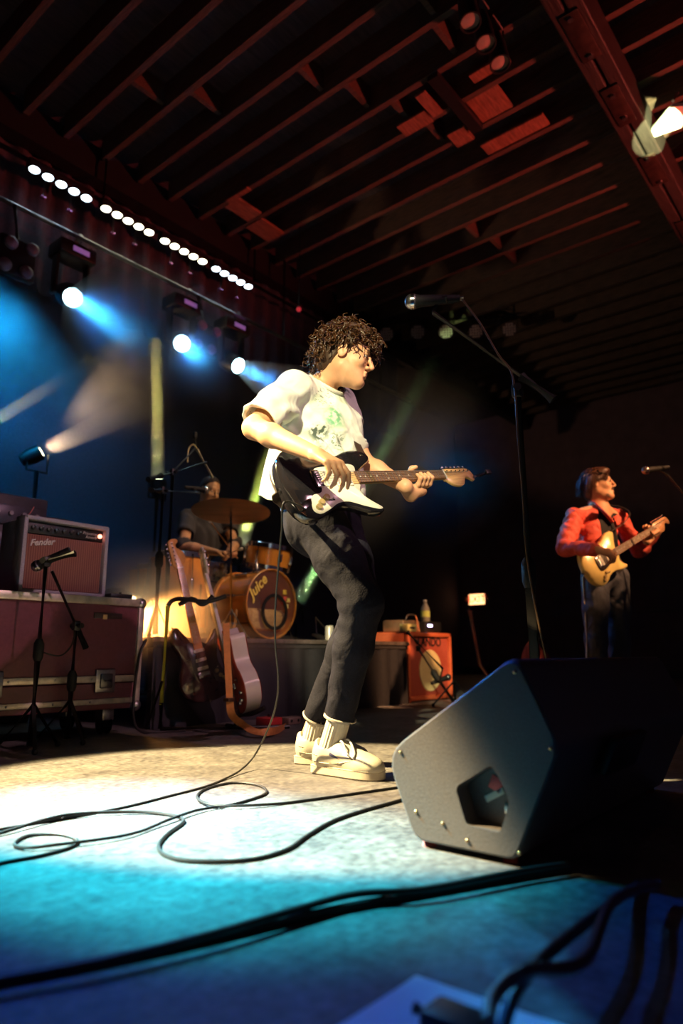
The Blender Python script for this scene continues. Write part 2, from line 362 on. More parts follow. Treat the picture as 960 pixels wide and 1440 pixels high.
# ---------------------------------------------------------------- light bars: four bars of five lamps
HL = 4.2; LY = 1.31 * HL
lens_c = EM('lamp_white_cool', (0.72, 0.88, 1.0), 9.0); lens_w = EM('lamp_white_warm', (1.0, 0.92, 0.66), 9.0)
bars = [(0.5618, 0.6813, lens_c, 'light bar with five cool white lamps, fourth bar from the curly-haired guitarist'), (0.7301, 0.8466, lens_w, 'light bar with five warm white lamps beside the outermost cool white bar'),
        (0.8928, 1.0103, lens_w, 'light bar with five warm white lamps beside the small cool white bar'), (1.0560, 1.1720, lens_c, 'light bar with five cool white lamps, nearest bar to the curly-haired guitarist')]
purple_glint = M('purple_glint_metal', (0.45, 0.2, 0.5), 0.25, 0.8, var=0)  # purple reflections under the bars, put in as coloured knobs
for (a, b, lm, lab) in bars:
    xa, xb = a * HL, b * HL; xm = (xa + xb) / 2
    t = wthing('light_bar', lab, 'stage light', (xm, LY, CAM_H + HL), 'light bars on the upper pipe')
    MB().rbox((xm, LY, CAM_H + HL + 0.045), (xb - xa + 0.12, 0.09, 0.08), 0.012).build('housing', black, t)
    for k in range(5):
        x = xa + (xb - xa) * k / 4
        l_ = MB().lathe([(0.0, -0.016), (0.03, -0.012), (0.046, 0.0), (0.046, 0.01)], (x, LY - 0.01, CAM_H + HL), (0.06, 0.12, 0.9), 16).build('lamp_lens', lm, t)
        MB().lathe([(0.047, -0.006), (0.054, -0.006), (0.054, 0.02), (0.047, 0.02)], (x, LY - 0.01, CAM_H + HL), (0.06, 0.12, 0.9), 16, False).build('lamp_rim', blackm, l_)
    for k in (0.25, 0.75):
        x = xa + (xb - xa) * k
        MB().cyl((x, LY, CAM_H + HL + 0.08), (x, 5.56, 4.75), 0.012).build('clamp', steel, t)
        MB().rbox((x, LY + 0.05, CAM_H + HL - 0.18), (0.05, 0.03, 0.02), 0.006).build('glint_knob', purple_glint, t)
        MB().cyl((x, LY + 0.05, CAM_H + HL + 0.01), (x, LY + 0.05, CAM_H + HL - 0.17), 0.006).build('knob_stem', stand_black, t)

# ---------------------------------------------------------------- moving heads with blue beams
lens_b = EM('lamp_blue_white', (0.45, 0.85, 1.0), 22.0)
labs = ['blue moving head light hanging above the guitar amplifier', 'blue moving head light hanging beside the tall yellow beam', 'blue moving head light hanging nearest the curly-haired guitarist']
for hp, ha, lab in zip(HEADS, HEAD_AIM, labs):
    d = (ha - hp).normalized(); s, u, _ = frame_of(d)
    t = wthing('moving_head_light', lab, 'stage light', hp + V((0, 0, 0.55)), 'blue moving head lights')
    MB().lathe([(0.0, -0.17), (0.06, -0.165), (0.105, -0.10), (0.115, 0.0), (0.105, 0.13), (0.10, 0.15)], hp, d, 20).build('lamp_head', black, t)
    MB().lathe([(0.098, 0.145), (0.07, 0.155), (0.0, 0.16)], hp, d, 20).build('lens', lens_b, t)
    for k in (-1, 1): MB().rbox(hp + V((k * 0.15, 0, 0.15)), (0.035, 0.09, 0.38), 0.012).build('yoke_arm', black, t)
    b_ = MB().rbox(hp + V((0, 0, 0.41)), (0.36, 0.24, 0.14), 0.02).build('base', black, t)
    MB().rbox(hp + V((0.02, -0.123, 0.41)), (0.16, 0.008, 0.05), 0.003).build('glint_panel', M('purple_glint_glow', (0.3, 0.15, 0.35), 0.3, emis=(0.6, 0.25, 0.8), es=0.25), b_)  # glowing strip put in for purple reflections on the base
    MB().cyl(hp + V((0, 0, 0.48)), hp + V((0, -0.13, 0.56)), 0.02).build('clamp', steel, t)
# 2 x 2 blinders
def blinder(pts, Y, lab, glow):
    c = sum((PYp(*p, Y) for p in pts), V()) / 4
    t = wthing('blinder_light', lab, 'stage light', c, 'four-lamp blinders on the pipe')
    MB().rbox(c + V((0, 0.06, 0)), (0.30, 0.07, 0.34), 0.02).build('housing', black, t)
    for p in pts:
        q = PYp(*p, Y)
        MB().lathe([(0.0, -0.02), (0.035, -0.014), (0.052, 0.0), (0.055, 0.03)], q, (0, 1, 0), 18).build('lamp', glow, t)
    MB().cyl(c + V((0, 0.07, 0.16)), (c.x, 5.45, PZH), 0.02).build('clamp', stand_black, t)
blinder([(286, 457), (306, 467), (280, 483), (299, 491)], 5.25, 'four-lamp blinder with dim pink lenses beside the blue moving heads', M('pink_lens', (0.45, 0.25, 0.4), 0.25))
blinder([(17, 340), (47, 350), (8, 370), (38, 382)], 5.25, 'four-lamp blinder with unlit purple lenses left above the guitar amplifier', M('unlit_lens', (0.18, 0.13, 0.2), 0.3))
# hanging spotlights in a row under the joists
for k, lab in enumerate(['unlit black can spotlight under the joists, furthest of three from the timber beam', 'unlit black can spotlight under the joists, middle of three', 'unlit black can spotlight under the joists, nearest of three to the timber beam']):
    h = 4.35; p = V(((0.8411 + 0.0518 * k) * h, 0.427 * h, CAM_H + h)); ax = V((-0.1, -0.15, -1)).normalized()
    t = wthing('can_spotlight', lab, 'stage light', p + V((0, 0, 0.4)), 'can spotlights under the joists')
    MB().lathe([(0.0, -0.30), (0.05, -0.29), (0.065, -0.2), (0.075, -0.02), (0.078, 0.02), (0.068, 0.02), (0.066, 0.0)], p, ax, 20, False).build('can', black, t)
    MB().lathe([(0.066, -0.006), (0.03, 0.002), (0.0, 0.004)], p, ax, 20).build('lens', M('lens_glass', (0.55, 0.42, 0.38), 0.15, var=0, spec=0.8), t)
    MB().tube([p + V((0.085, 0, 0.1)), p + V((0.085, 0, 0.36)), p + V((-0.085, 0, 0.36)), p + V((-0.085, 0, 0.1))], 0.008, 6).build('yoke', stand_black, t)
    MB().cyl(p + V((0, 0, 0.36)), (p.x, p.y, ZJ + 0.02), 0.014).build('hanger', stand_black, t)
# round LED pars
pr = [(543, 470), (587, 467), (627, 466), (669, 466), (716, 463)]
pw = [PD(x, y, 9.0) for x, y in pr]
lp = wthing('lighting_pipe', 'dark pipe carrying the round LED par lights under the far joists', 'pipe', pw[2] + V((0, 0, 0.2)))
e0 = pw[0] + (pw[0] - pw[1]) * 0.8 + V((0.1, 0.1, 0.26)); e1 = pw[4] + (pw[4] - pw[3]) * 0.8 + V((0.1, 0.1, 0.26))
MB().cyl(e0, e1, 0.024, n=10).build('pipe', stand_black, lp)
for k in (0.1, 0.9): q = e0.lerp(e1, k); MB().cyl(q, V((q.x, q.y, ZJ + 0.27)), 0.012).build('hanger', stand_black, lp)
par_m = M('par_face', (0.06, 0.03, 0.05), 0.4, var=0.1)
led_m = M('par_led', (0.7, 0.5, 0.5), 0.2)
where = ['behind the curly-haired guitarist\'s forehead', 'second of five from the curly-haired guitarist', 'third and middle of five', 'fourth of five', 'furthest of five from the curly-haired guitarist']
for q, lab in zip(pw, where):
    ax = (V((0, 0, CAM_H)) - q).normalized(); s, u, _ = frame_of(ax)
    t = wthing('par_light', 'unlit round LED par light on the far pipe, ' + lab, 'stage light', q + V((0, 0, 0.15)), 'round par lights on the far pipe')
    MB().lathe([(0.0, -0.16), (0.07, -0.15), (0.10, -0.08), (0.105, 0.0), (0.098, 0.005), (0.095, -0.004), (0, -0.004)], q, ax, 20).build('can', par_m, t)
    leds = MB()
    for i in range(-2, 3):
        for j in range(-2, 3):
            if i * i + j * j <= 6: leds.sphere(q + s * i * 0.036 + u * j * 0.036, 0.014, 8, 5)
    leds.build('led_cluster', led_m, t)['kind'] = 'stuff'
    MB().tube([q + s * 0.115, q + s * 0.115 + V((0, 0, 0.2)), q - s * 0.115 + V((0, 0, 0.2)), q - s * 0.115], 0.008, 6).build('yoke', stand_black, t)
    MB().cyl(q + V((0, 0, 0.2)), q + V((0.1, 0.1, 0.26)), 0.015).build('clamp', stand_black, t)
# small red tally lamp
q = PD(420, 435, 7.2)
t = wthing('tally_lamp', 'tiny red lamp hanging behind the light bars under the far joists', 'lamp', q)
MB().sphere(q, 0.028, 12, 8).build('bulb', M('red_bulb', (0.4, 0.02, 0.03), 0.3, emis=(1, 0.06, 0.08), es=0.35), t); MB().cyl(q + V((0, 0, 0.02)), V((q.x, q.y, ZJ + 0.27)), 0.008).build('rod', stand_black, t)

# ---------------------------------------------------------------- upright beam lights behind the drums
def cone_haze(name, lab, a, b, r0, r1, m):
    d = (b - a); o = MB().lathe([(r0, 0), (r1, d.length)], (0, 0, 0), (0, 0, 1), 24).build(name, m)
    o.location = a; o.rotation_euler = d.to_track_quat('Z', 'Y').to_euler()
    return tag(o, lab, 'haze', kind='stuff')
for hp, ha, L_, dn, w_ in zip(HEADS, HEAD_AIM, (2.5, 2.0, 1.6), (1.05, 0.9, 0.9), ('above the guitar amplifier', 'beside the tall yellow beam', 'nearest the curly-haired guitarist')):
    d_ = (ha - hp).normalized()
    cone_haze('light_beam', 'blue hazy light cone from the moving head ' + w_, hp + d_ * 0.21, hp + d_ * L_, 0.09, 0.09 + L_ * 0.20, HAZE('haze_blue_beam', dn, fall=L_ - 0.2, aniso=0.0))
    spot('blue_flood_lamp', hp + d_ * 0.185, ha, 340, (0.04, 0.28, 1.0), 26, 0.8, 0.05).data.use_shadow = True
def beam_light(p, aim, lab, color, energy, ang, L, dens, lamp, r0=0.075, r1=0.11, stand=0.0, lens_r=0.075):
    d = (aim - p).normalized()
    t = wthing('beam_light', lab, 'stage light', V((p.x, p.y, stand)), 'upright beam lights behind the drums')
    MB().lathe([(0.0, -0.20), (0.06, -0.19), (0.085, -0.1), (0.09, 0.02), (0.08, 0.02)], p, d, 18).build('lamp_head', black, t)
    MB().lathe([(0.082, 0.012), (lens_r * 0.7, 0.03), (0.0, 0.035)], p, d, 18).build('lens', lamp, t)
    MB().tube([p + V((0.11, 0, 0)), p + V((0.11, 0, -0.2)), p + V((-0.11, 0, -0.2)), p + V((-0.11, 0, 0))], 0.012, 6).build('yoke', stand_black, t)
    MB().cyl((p.x, p.y, stand), (p.x, p.y, p.z - 0.2), 0.022).build('post', stand_black, t)
    MB().lathe([(0.2, 0), (0.2, 0.012), (0.03, 0.03)], (p.x, p.y, stand), (0, 0, 1), 20).build('base', black, t)
    spot('beam_lamp', p + d * 0.06, aim, energy, color, ang, 0.25, lens_r * 0.8)
    cone_haze('light_beam', 'hazy beam of ' + lab, p + d * 0.07, p + d * L, r0, r1, HAZE('haze_in_beam', dens, fall=L * 1.05))
lime_lamp = EM('lamp_lime', (0.95, 1.0, 0.55), 14.0); amber_lamp = EM('lamp_amber', (1.0, 0.85, 0.5), 12.0)
p = PYp(222, 677, 6.4); q_ = PYp(217, 330, 6.3)
beam_light(p, q_, 'yellow beam light standing behind the boom microphone stand and shooting straight up', (1.0, 0.85, 0.22), 14000, 2.8, (q_ - p).length, 0.55, lime_lamp, 0.08, 0.10)
p = PYp(337, 772, 6.15); q_ = PYp(378, 640, 6.05)
beam_light(p, q_, 'lime beam light glaring beside the snare drum and rack tom', LIME, 9000, 4.5, 1.5, 1.8, lime_lamp, 0.09, 0.13, 0.0)
p = PYp(416, 852, 5.2); q_ = PYp(462, 770, 5.1)
beam_light(p, q_, 'green beam light tilted behind the rack tom stand', (0.55, 1.0, 0.35), 12000, 3.2, 4.2, 1.0, M('lamp_green_dim', (0.1, 0.2, 0.1), 0.3, emis=(0.6, 1.0, 0.5), es=2.0), 0.085, 0.22, 0.0)
p = PYp(54, 637, 6.9); q_ = p + V((1.2, -0.6, 0.9))
beam_light(p, q_, 'pale yellow beam light standing alone behind the guitar amplifier', (1.0, 0.66, 0.38), 150, 70, 1.6, 0.3, amber_lamp, 0.08, 0.2)
a_, b_ = PYp(-40, 612, 6.2), PYp(95, 528, 6.2)
spot('side_beam_lamp_offscreen', a_ + (a_ - b_) * 0.2, b_, 5000, (1.0, 0.9, 0.35), 3.0, 0.3, 0.06)
cone_haze('light_beam', 'yellow hazy beam slanting up across the smoke cloud', a_, b_, 0.05, 0.075, HAZE('haze_side_beam', 1.5, fall=(b_ - a_).length * 1.05))
# warm lamp low on the drum platform
op = PYp(176, 853, 3.86); od = (PYp(385, 985, 2.95) - op).normalized()
t = wthing('beam_light', 'glaring orange lamp low on the drum platform beside the red flight case', 'stage light', (op.x, op.y, 0.52))
MB().lathe([(0.0, -0.16), (0.06, -0.15), (0.09, -0.08), (0.095, 0.02), (0.085, 0.02)], op, od, 18, False).build('lamp_head', black, t)
MB().lathe([(0.085, 0.012), (0.05, 0.03), (0.0, 0.035)], op, od, 18).build('lens', EM('lamp_orange', (1.0, 0.62, 0.25), 40.0), t)
MB().tube([op + V((0.11, 0, 0)), V((op.x + 0.11, op.y, 0.53)), V((op.x - 0.11, op.y, 0.53)), op + V((-0.11, 0, 0))], 0.012, 6).build('bracket', stand_black, t)
spot('orange_lamp', op + od * 0.08, op + od, 1300, (1.0, 0.38, 0.08), 105, 1.0, 0.06)
cone_haze('light_beam', 'orange hazy light shaft spilling over the drum platform edge onto the resting guitars', op + od * 0.05, op + od * 1.35, 0.08, 0.46, HAZE('haze_orange', 1.1, fall=1.3, aniso=0.0))
def puff(name, lab, c, r, m):
    o = MB().sphere((0, 0, 0), 1.0, 24, 14).build(name, m); o.location = c; o.scale = r
    return tag(o, lab, 'haze', kind='stuff')
puff('haze_cloud', 'warm glowing haze around the orange lamp beside the flight case', op + od * 0.12, (0.62, 0.62, 0.55), HAZE('haze_glow', 7.0, noisy=1, scale=0.6))
# smoke cloud lit cyan and tan, upstage beside the blue moving head
cc = PYp(5, 470, 6.6)
puff('haze_cloud', 'cloud of cyan-lit stage smoke below the first blue moving head', cc, (0.9, 0.65, 0.9), HAZE('haze_smoke', 1.2, noisy=1, scale=1.3))
spot('smoke_cyan_lamp_offscreen', cc + V((-0.75, -0.6, 0.5)), cc + V((0, 0.1, -0.1)), 650, (0.01, 0.42, 1.0), 58, 1.0, 0.1)
c2 = PYp(140, 515, 6.6)
puff('haze_cloud', 'cloud of tan-lit stage smoke beside the tall yellow beam', c2, (1.15, 0.6, 0.9), HAZE('haze_smoke_tan', 0.9, noisy=1, scale=1.2))
c3 = PD(548, 650, 5.4)
puff('haze_cloud', 'deep blue haze hanging behind the curly-haired guitarist', c3, (1.15, 1.15, 1.0), HAZE('haze_blue', 0.17, noisy=1, scale=0.8))
# ================================================================ backline
RZ = 0.52                                                             # drum platform top
rs = wthing('drum_platform', 'low black skirted drum platform under the amber drum kit', 'platform', (3.72, 4.65, 0))
MB().rbox((3.735, 4.66, RZ - 0.03), (2.63, 2.46, 0.06), 0.008).build('deck', M('deck_carpet', (0.05, 0.045, 0.05), 0.85, scale=80, bump=0.3), rs)
fr = MB().rbox((3.735, 3.425, RZ - 0.012), (2.64, 0.02, 0.03), 0.004).build('edge_strip', M('worn_edge_strip', (0.30, 0.24, 0.22), 0.45, 0.5, var=0.4), rs)
def skirt(p0, p1, nrm):
    n = 90; vs = []; fs = []
    for i in range(n + 1):
        q = V(p0).lerp(V(p1), i / n); a = 0.012 * math.sin(i * 0.9 + 1.2 * math.sin(i * 0.31))
        vs += [q + V(nrm) * (a * 1.5 + 0.012), q + V(nrm) * (a * 0.5) + V((0, 0, RZ - 0.06))]
        if i: fs.append((2 * i - 2, 2 * i, 2 * i + 1, 2 * i - 1))
    return MB().add(vs, fs).build('skirt', M('grey_black_skirt', (0.026, 0.025, 0.033), 0.7, scale=30), rs, angle=180)
skirt((2.43, 3.44, 0.0), (5.04, 3.44, 0.0), (0, -1, 0)); skirt((5.04, 3.44, 0), (5.04, 5.88, 0), (1, 0, 0))
for x in (2.5, 5.0):
    for y in (3.55, 5.8): MB().cyl((x, y, 0), (x, y, RZ - 0.06), 0.025).build('leg', steel, rs)

# ---------------------------------------------------------------- flight case
cw0, cw1, cy0, cy1, cz0, cz1 = 1.22, 2.26, 3.34, 3.92, 0.135, 0.715
fc = wthing('flight_case', 'maroon road flight case with aluminium edging under the guitar amplifier', 'case', (1.74, 3.63, 0))
maroon = M('maroon_laminate', (0.15, 0.042, 0.06), 0.38, var=0.12, scale=60, bump=0.08)
alu = M('scuffed_aluminium', (0.72, 0.66, 0.58), 0.4, 0.65, var=0.25, scale=24)
lid_z = 0.275
MB().rbox(((cw0 + cw1) / 2, (cy0 + cy1) / 2, (lid_z + cz1) / 2), (cw1 - cw0, cy1 - cy0, cz1 - lid_z), 0.006).build('hood', maroon, fc, smooth=False)
MB().rbox(((cw0 + cw1) / 2, (cy0 + cy1) / 2, (lid_z + cz0) / 2), (cw1 - cw0, cy1 - cy0, lid_z - cz0 - 0.004), 0.006).build('tray', maroon, fc, smooth=False)
def strip(a, b, w=0.032, name='edge_extrusion'):
    a, b = V(a), V(b); c = (a + b) / 2; d = b - a
    sz = [max(abs(d[i]), w if i != 1 else w) for i in range(3)]
    return MB().rbox(c, sz, 0.005).build(name, alu, fc)
for z, ww in ((cz1 - 0.012, 0.04), (lid_z + 0.02, 0.034), (cz0 + 0.045, 0.028)):
    strip((cw0, cy0 - 0.001, z), (cw1, cy0 - 0.001, z), ww); strip((cw0 - 0.001, cy0, z), (cw0 - 0.001, cy1, z), ww); strip((cw1 + 0.001, cy0, z), (cw1 + 0.001, cy1, z), ww)
for x in (cw0, cw1):
    for y in (cy0, cy1): strip((x, y, cz0), (x, y, cz1), 0.034)
for x in (cw0, cw1):
    for y in (cy0, cy1):
        for z in (cz0 + 0.015, cz1 - 0.015): MB().sphere((x, y, z), 0.032, 12, 8).build('ball_corner', steel, fc)
for x in (cw1 - 0.20, cw0 + 0.25):
    l_ = MB().rbox((x, cy0 - 0.012, lid_z + 0.01), (0.115, 0.02, 0.12), 0.008).build('latch_dish', steel, fc)
    MB().rbox((x, cy0 - 0.026, lid_z + 0.01), (0.07, 0.016, 0.075), 0.006).build('butterfly_latch', M('dark_steel', (0.15, 0.15, 0.16), 0.3, 0.9), l_)
    MB().cyl((x - 0.02, cy0 - 0.038, lid_z + 0.012), (x + 0.02, cy0 - 0.038, lid_z + 0.012), 0.008).build('latch_key', chrome, l_)
for z in (lid_z + 0.02, cz0 + 0.045):
    for x in (1.55, 1.78, 1.98): MB().sphere((x, cy0 - 0.018, z), 0.006, 8, 5).build('rivet', steel, fc)
MB().rbox((2.06, cy0 - 0.003, 0.625), (0.17, 0.006, 0.03), 0.002).build('name_label', M('dark_label', (0.05, 0.03, 0.035), 0.4), fc)
MB().rbox((2.04, cy0 - 0.006, 0.618), (0.025, 0.004, 0.025), 0.001).build('sticker', M('yellow_sticker', (0.6, 0.4, 0.2), 0.5), fc)
for x in (cw0 + 0.12, cw1 - 0.12):
    for y in (cy0 + 0.1, cy1 - 0.1):
        c_ = MB().cyl((x - 0.02, y, 0.052), (x + 0.02, y, 0.052), 0.05, n=18).build('castor_wheel', rubber, fc)
        MB().rbox((x, y, 0.105), (0.07, 0.08, 0.06), 0.006).build('castor_fork', steel, c_)
# small black box lying on the case beside the amplifier
pb = wthing('pedal_box', 'small flat black box lying on the flight case beside the amplifier', 'box', (2.17, 3.46, cz1))
MB().rbox((2.17, 3.44, cz1 + 0.024), (0.14, 0.10, 0.03), 0.008).build('casing', black, pb)
MB().cyl((2.17, 3.41, cz1 + 0.039), (2.17, 3.41, cz1 + 0.047), 0.01).build('switch', chrome, pb)

# ---------------------------------------------------------------- guitar amplifier
ax0, ax1, ay0, ay1, az0, az1 = 1.60, 2.085, 3.44, 3.70, 0.724, 1.125
am = wthing('guitar_amplifier', 'grey guitar combo amplifier with silver script logo and red jewel lamp on the flight case', 'amplifier', ((ax0 + ax1) / 2, 3.57, az0))
tolex = M('grey_tolex', (0.36, 0.36, 0.42), 0.6, var=0.15, scale=150, bump=0.2)
MB().rbox(((ax0 + ax1) / 2, (ay0 + ay1) / 2 + 0.02, (az0 + az1) / 2), (ax1 - ax0 - 0.02, ay1 - ay0 - 0.04, az1 - az0 - 0.02), 0.015).build('cabinet_body', tolex, am)
for (c, s) in [(((ax0 + ax1) / 2, ay0 + 0.03, az1 - 0.012), (ax1 - ax0, 0.10, 0.024)), (((ax0 + ax1) / 2, ay0 + 0.03, az0 + 0.012), (ax1 - ax0, 0.10, 0.024)), ((ax0 + 0.012, ay0 + 0.03, (az0 + az1) / 2), (0.024, 0.10, az1 - az0)), ((ax1 - 0.012, ay0 + 0.03, (az0 + az1) / 2), (0.024, 0.10, az1 - az0))]:
    MB().rbox(c, s, 0.009).build('front_rim', tolex, am)
def grille_mat():
    m = bpy.data.materials.new('brown_grille_cloth'); m.use_nodes = True; nt = m.node_tree; b = nt.nodes['Principled BSDF']; b.inputs['Roughness'].default_value = 0.8
    tc = nt.nodes.new('ShaderNodeTexCoord'); wv = nt.nodes.new('ShaderNodeTexWave'); wv.inputs['Scale'].default_value = 25; wv.inputs['Distortion'].default_value = 0.3
    cr = nt.nodes.new('ShaderNodeValToRGB'); e = cr.color_ramp.elements; e[0].color = (0.16, 0.055, 0.045, 1); e[1].color = (0.30, 0.13, 0.10, 1)
    nt.links.new(tc.outputs['Object'], wv.inputs['Vector']); nt.links.new(wv.outputs['Fac'], cr.inputs[0]); nt.links.new(cr.outputs[0], b.inputs['Base Color'])
    return m
gz1 = az1 - 0.09
MB().rbox(((ax0 + ax1) / 2, ay0 + 0.012, (az0 + 0.024 + gz1) / 2), (ax1 - ax0 - 0.05, 0.012, gz1 - az0 - 0.03), 0.004).build('grille_cloth', grille_mat(), am)
pan = MB().rbox(((ax0 + ax1) / 2, ay0 + 0.016, (gz1 + az1 - 0.024) / 2), (ax1 - ax0 - 0.05, 0.014, az1 - 0.024 - gz1 - 0.004), 0.003).build('control_panel', black, am)
for k in range(7):
    x = ax0 + 0.06 + k * 0.042
    MB().lathe([(0.012, 0), (0.011, 0.014), (0.0, 0.016)], (x, ay0 + 0.008, az1 - 0.058), (0, -1, 0), 12).build('knob', M('knob_black', (0.03, 0.03, 0.03), 0.25, var=0), pan)
    MB().sphere((x + 0.004, ay0 - 0.008, az1 - 0.05), 0.003, 6, 4).build('knob_mark', chrome, pan)
MB().sphere((ax1 - 0.045, ay0 + 0.004, az1 - 0.058), 0.012, 12, 8).build('jewel_lamp', EM('jewel_red', (1.0, 0.25, 0.15), 6.0), pan)
scr = M('silver_script', (0.75, 0.74, 0.7), 0.35, 0.2, var=0)
text_mesh('script_lettering', 'Princeton', scr, pan, (ax1 - 0.105, ay0 + 0.006, az1 - 0.050), (1, 0, 0), (0, 0, 1), 0.022, 0.0008, 0.35)
text_mesh('script_lettering', 'Reverb', scr, pan, (ax1 - 0.098, ay0 + 0.006, az1 - 0.070), (1, 0, 0), (0, 0, 1), 0.022, 0.0008, 0.35)
text_mesh('logo_lettering', 'Fender', scr, am, (ax0 + 0.11, ay0 + 0.002, az1 - 0.132), (1, 0, 0.16), (-0.16, 0, 1), 0.046, 0.003, 0.4, bold=0.0012)
hb = MB().tube([((ax0 + ax1) / 2 - 0.09, 3.55, az1), ((ax0 + ax1) / 2 - 0.06, 3.55, az1 + 0.022), ((ax0 + ax1) / 2 + 0.06, 3.55, az1 + 0.022), ((ax0 + ax1) / 2 + 0.09, 3.55, az1)], 0.009, 8).build('carry_handle', rubber, am)
MB().tube([(ax0 + 0.03, 3.46, az1), (ax0 + 0.05, 3.47, az1 + 0.02), (ax0 + 0.07, 3.48, az1 + 0.055)], 0.003, 6).build('standby_wire', M('pink_wire', (0.6, 0.2, 0.2), 0.5), am)
# dark rack behind the amplifier
rk = wthing('equipment_rack', 'dark tall equipment rack standing behind the guitar amplifier', 'rack', (1.98, 4.6, 0))
MB().rbox((2.00, 4.6, 0.72), (0.42, 0.4, 1.44), 0.015).build('rack_body', M('rack_grey', (0.05, 0.05, 0.07), 0.5), rk)
for z in (1.30, 1.12, 0.94): MB().rbox((2.0, 4.395, z), (0.38, 0.02, 0.13), 0.006).build('rack_unit', M('rack_panel', (0.09, 0.09, 0.12), 0.35, 0.4), rk)
for k in range(4): MB().lathe([(0.016, 0), (0.014, 0.02), (0, 0.02)], (1.87 + 0.085 * k, 4.384, 1.31), (0, -1, 0), 10).build('dial', steel, rk)

# ---------------------------------------------------------------- microphones and stands
def mic_parts(t, tip, d, parent=None, s=1.0, grill=steel):
    # a vocal microphone whose grille end is at tip, handle running along d
    s *= 1.12; d = V(d).normalized(); g = V(tip) + d * 0.027 * s
    h = MB().lathe([(0.022 * s, 0.026 * s), (0.024 * s, 0.034 * s), (0.020 * s, 0.05 * s), (0.013 * s, 0.17 * s), (0.012 * s, 0.18 * s)], tip, d, 18).build('mic_handle', blackm, t)
    gm = MB(); gm.sphere((0, 0, 0), 0.0255 * s, 18, 12); gm.v = [tuple(V(v) + g) for v in gm.v]; gm.build('mic_grille', grill, h)
    MB().lathe([(0.0265 * s, -0.006), (0.0265 * s, 0.006), (0.024 * s, 0.006)], g, d, 18).build('mic_ring', chrome, h)
    return h
def tripod(t, base, z, m=stand_black, L=0.30, a0=0.4, top=None):
    for k in range(3):
        q = a0 + k * 2 * PI / 3; f = V((base[0] + L * math.cos(q), base[1] + L * math.sin(q), base[2] + 0.012)); hub = V((base[0], base[1], base[2] + z))
        l_ = MB().tube([hub, f], 0.009, 8).build('leg', m, t); MB().sphere(f, 0.014, 10, 6).build('rubber_foot', rubber, l_)
def boom_stand(lab, base, top, boom_a, boom_b, mic_tip=None, mic_d=None, r=0.011, name='microphone_stand', group=None, tz=0.2, L=0.3, a0=0.4, round_base=False, collar=True, grill=steel, m=stand_black):
    base, top, boom_a, boom_b = V(base), V(top), V(boom_a), V(boom_b)
    t = wthing(name, lab, 'microphone stand', base, group)
    if round_base: MB().lathe([(0.13, 0), (0.13, 0.012), (0.03, 0.03), (0.018, 0.05)], base, (0, 0, 1), 28).build('round_base', m, t)
    else: tripod(t, base, tz, m, L, a0)
    mid = base.lerp(top, 0.52)
    MB().cyl(base + V((0, 0, 0.02)), mid, r * 1.45, n=12).build('lower_tube', m, t); MB().cyl(mid, top, r, n=12).build('upper_tube', m, t)
    MB().lathe([(r * 1.5, -0.05), (r * 2.1, -0.03), (r * 2.1, 0.03), (r * 1.2, 0.05)], mid, top - base, 12).build('height_clutch', blackm, t)
    MB().rbox(top, (0.035, 0.035, 0.05), 0.008).build('boom_pivot', black, t)
    s, u, d = frame_of(boom_b - boom_a)
    MB().cyl(top - s * 0.03, top + s * 0.045, 0.014, n=10).build('pivot_knob', blackm, t)
    MB().cyl(boom_a, boom_b, r * 0.75, n=10).build('boom_arm', m, t)
    MB().cyl(boom_b - d * 0.14, boom_b, r * 1.5, n=10).build('counterweight', blackm, t)
    if mic_tip is not None:
        md = V(mic_d).normalized(); q = V(mic_tip) + md * 0.12
        mic_parts(t, mic_tip, mic_d, grill=grill)
        MB().cyl(q - md * 0.03, q + md * 0.035, 0.018, n=12).build('mic_clip', blackm, t)
        MB().tube([q - V((0, 0, 0.01)), boom_a], 0.008, 8).build('clip_stem', m, t)
    return t
# centre vocal stand behind the floor wedge
cbase = V((2.131, 0.954, 0.0)); ctop = V((2.124, 0.962, 1.325))
ba = PD(609, 440, 2.30); bb_ = PD(778, 562, 2.20); tip = PD(568, 425, 2.30); md_ = (PD(630, 421, 2.28) - tip)
cs = boom_stand('tall black boom stand with vocal microphone standing behind the floor monitor', cbase, ctop, ba, bb_, tip, md_, 0.0115, round_base=True)
cab_m = M('mic_cable_copper', (0.09, 0.05, 0.025), 0.35)
e_ = tip + md_.normalized() * 0.18
MB().tube(catmull([e_, e_ + md_.normalized() * 0.03, PD(652, 424, 2.27), PD(675, 455, 2.25), PD(700, 498, 2.23), PD(716, 518, 2.22), PD(723, 545, 2.215), PD(727, 600, 2.21), PD(735, 700, 2.215), PD(743, 800, 2.22), V((2.13, 0.90, 0.3)), V((2.16, 0.86, 0.02))], 6), 0.0032, 6).build('mic_cable', cab_m, cs)
MB().cyl(e_ - md_.normalized() * 0.01, e_ + md_.normalized() * 0.035, 0.0095, n=10).build('cable_connector', steel, cs)
# second vocal stand at the red-jacketed guitarist
rb = V((5.05, 1.05, 0)); tip = PD(902, 662, 4.6); md_ = PD(955, 655, 4.62) - tip
boom_stand('boom microphone stand in front of the guitarist in the red jacket', rb, V((5.05, 1.05, 1.28)), PD(938, 668, 4.6), V((5.12, 0.92, 1.18)), tip, md_, 0.012, grill=M('bronze_grille', (0.5, 0.3, 0.22), 0.35, 0.9))
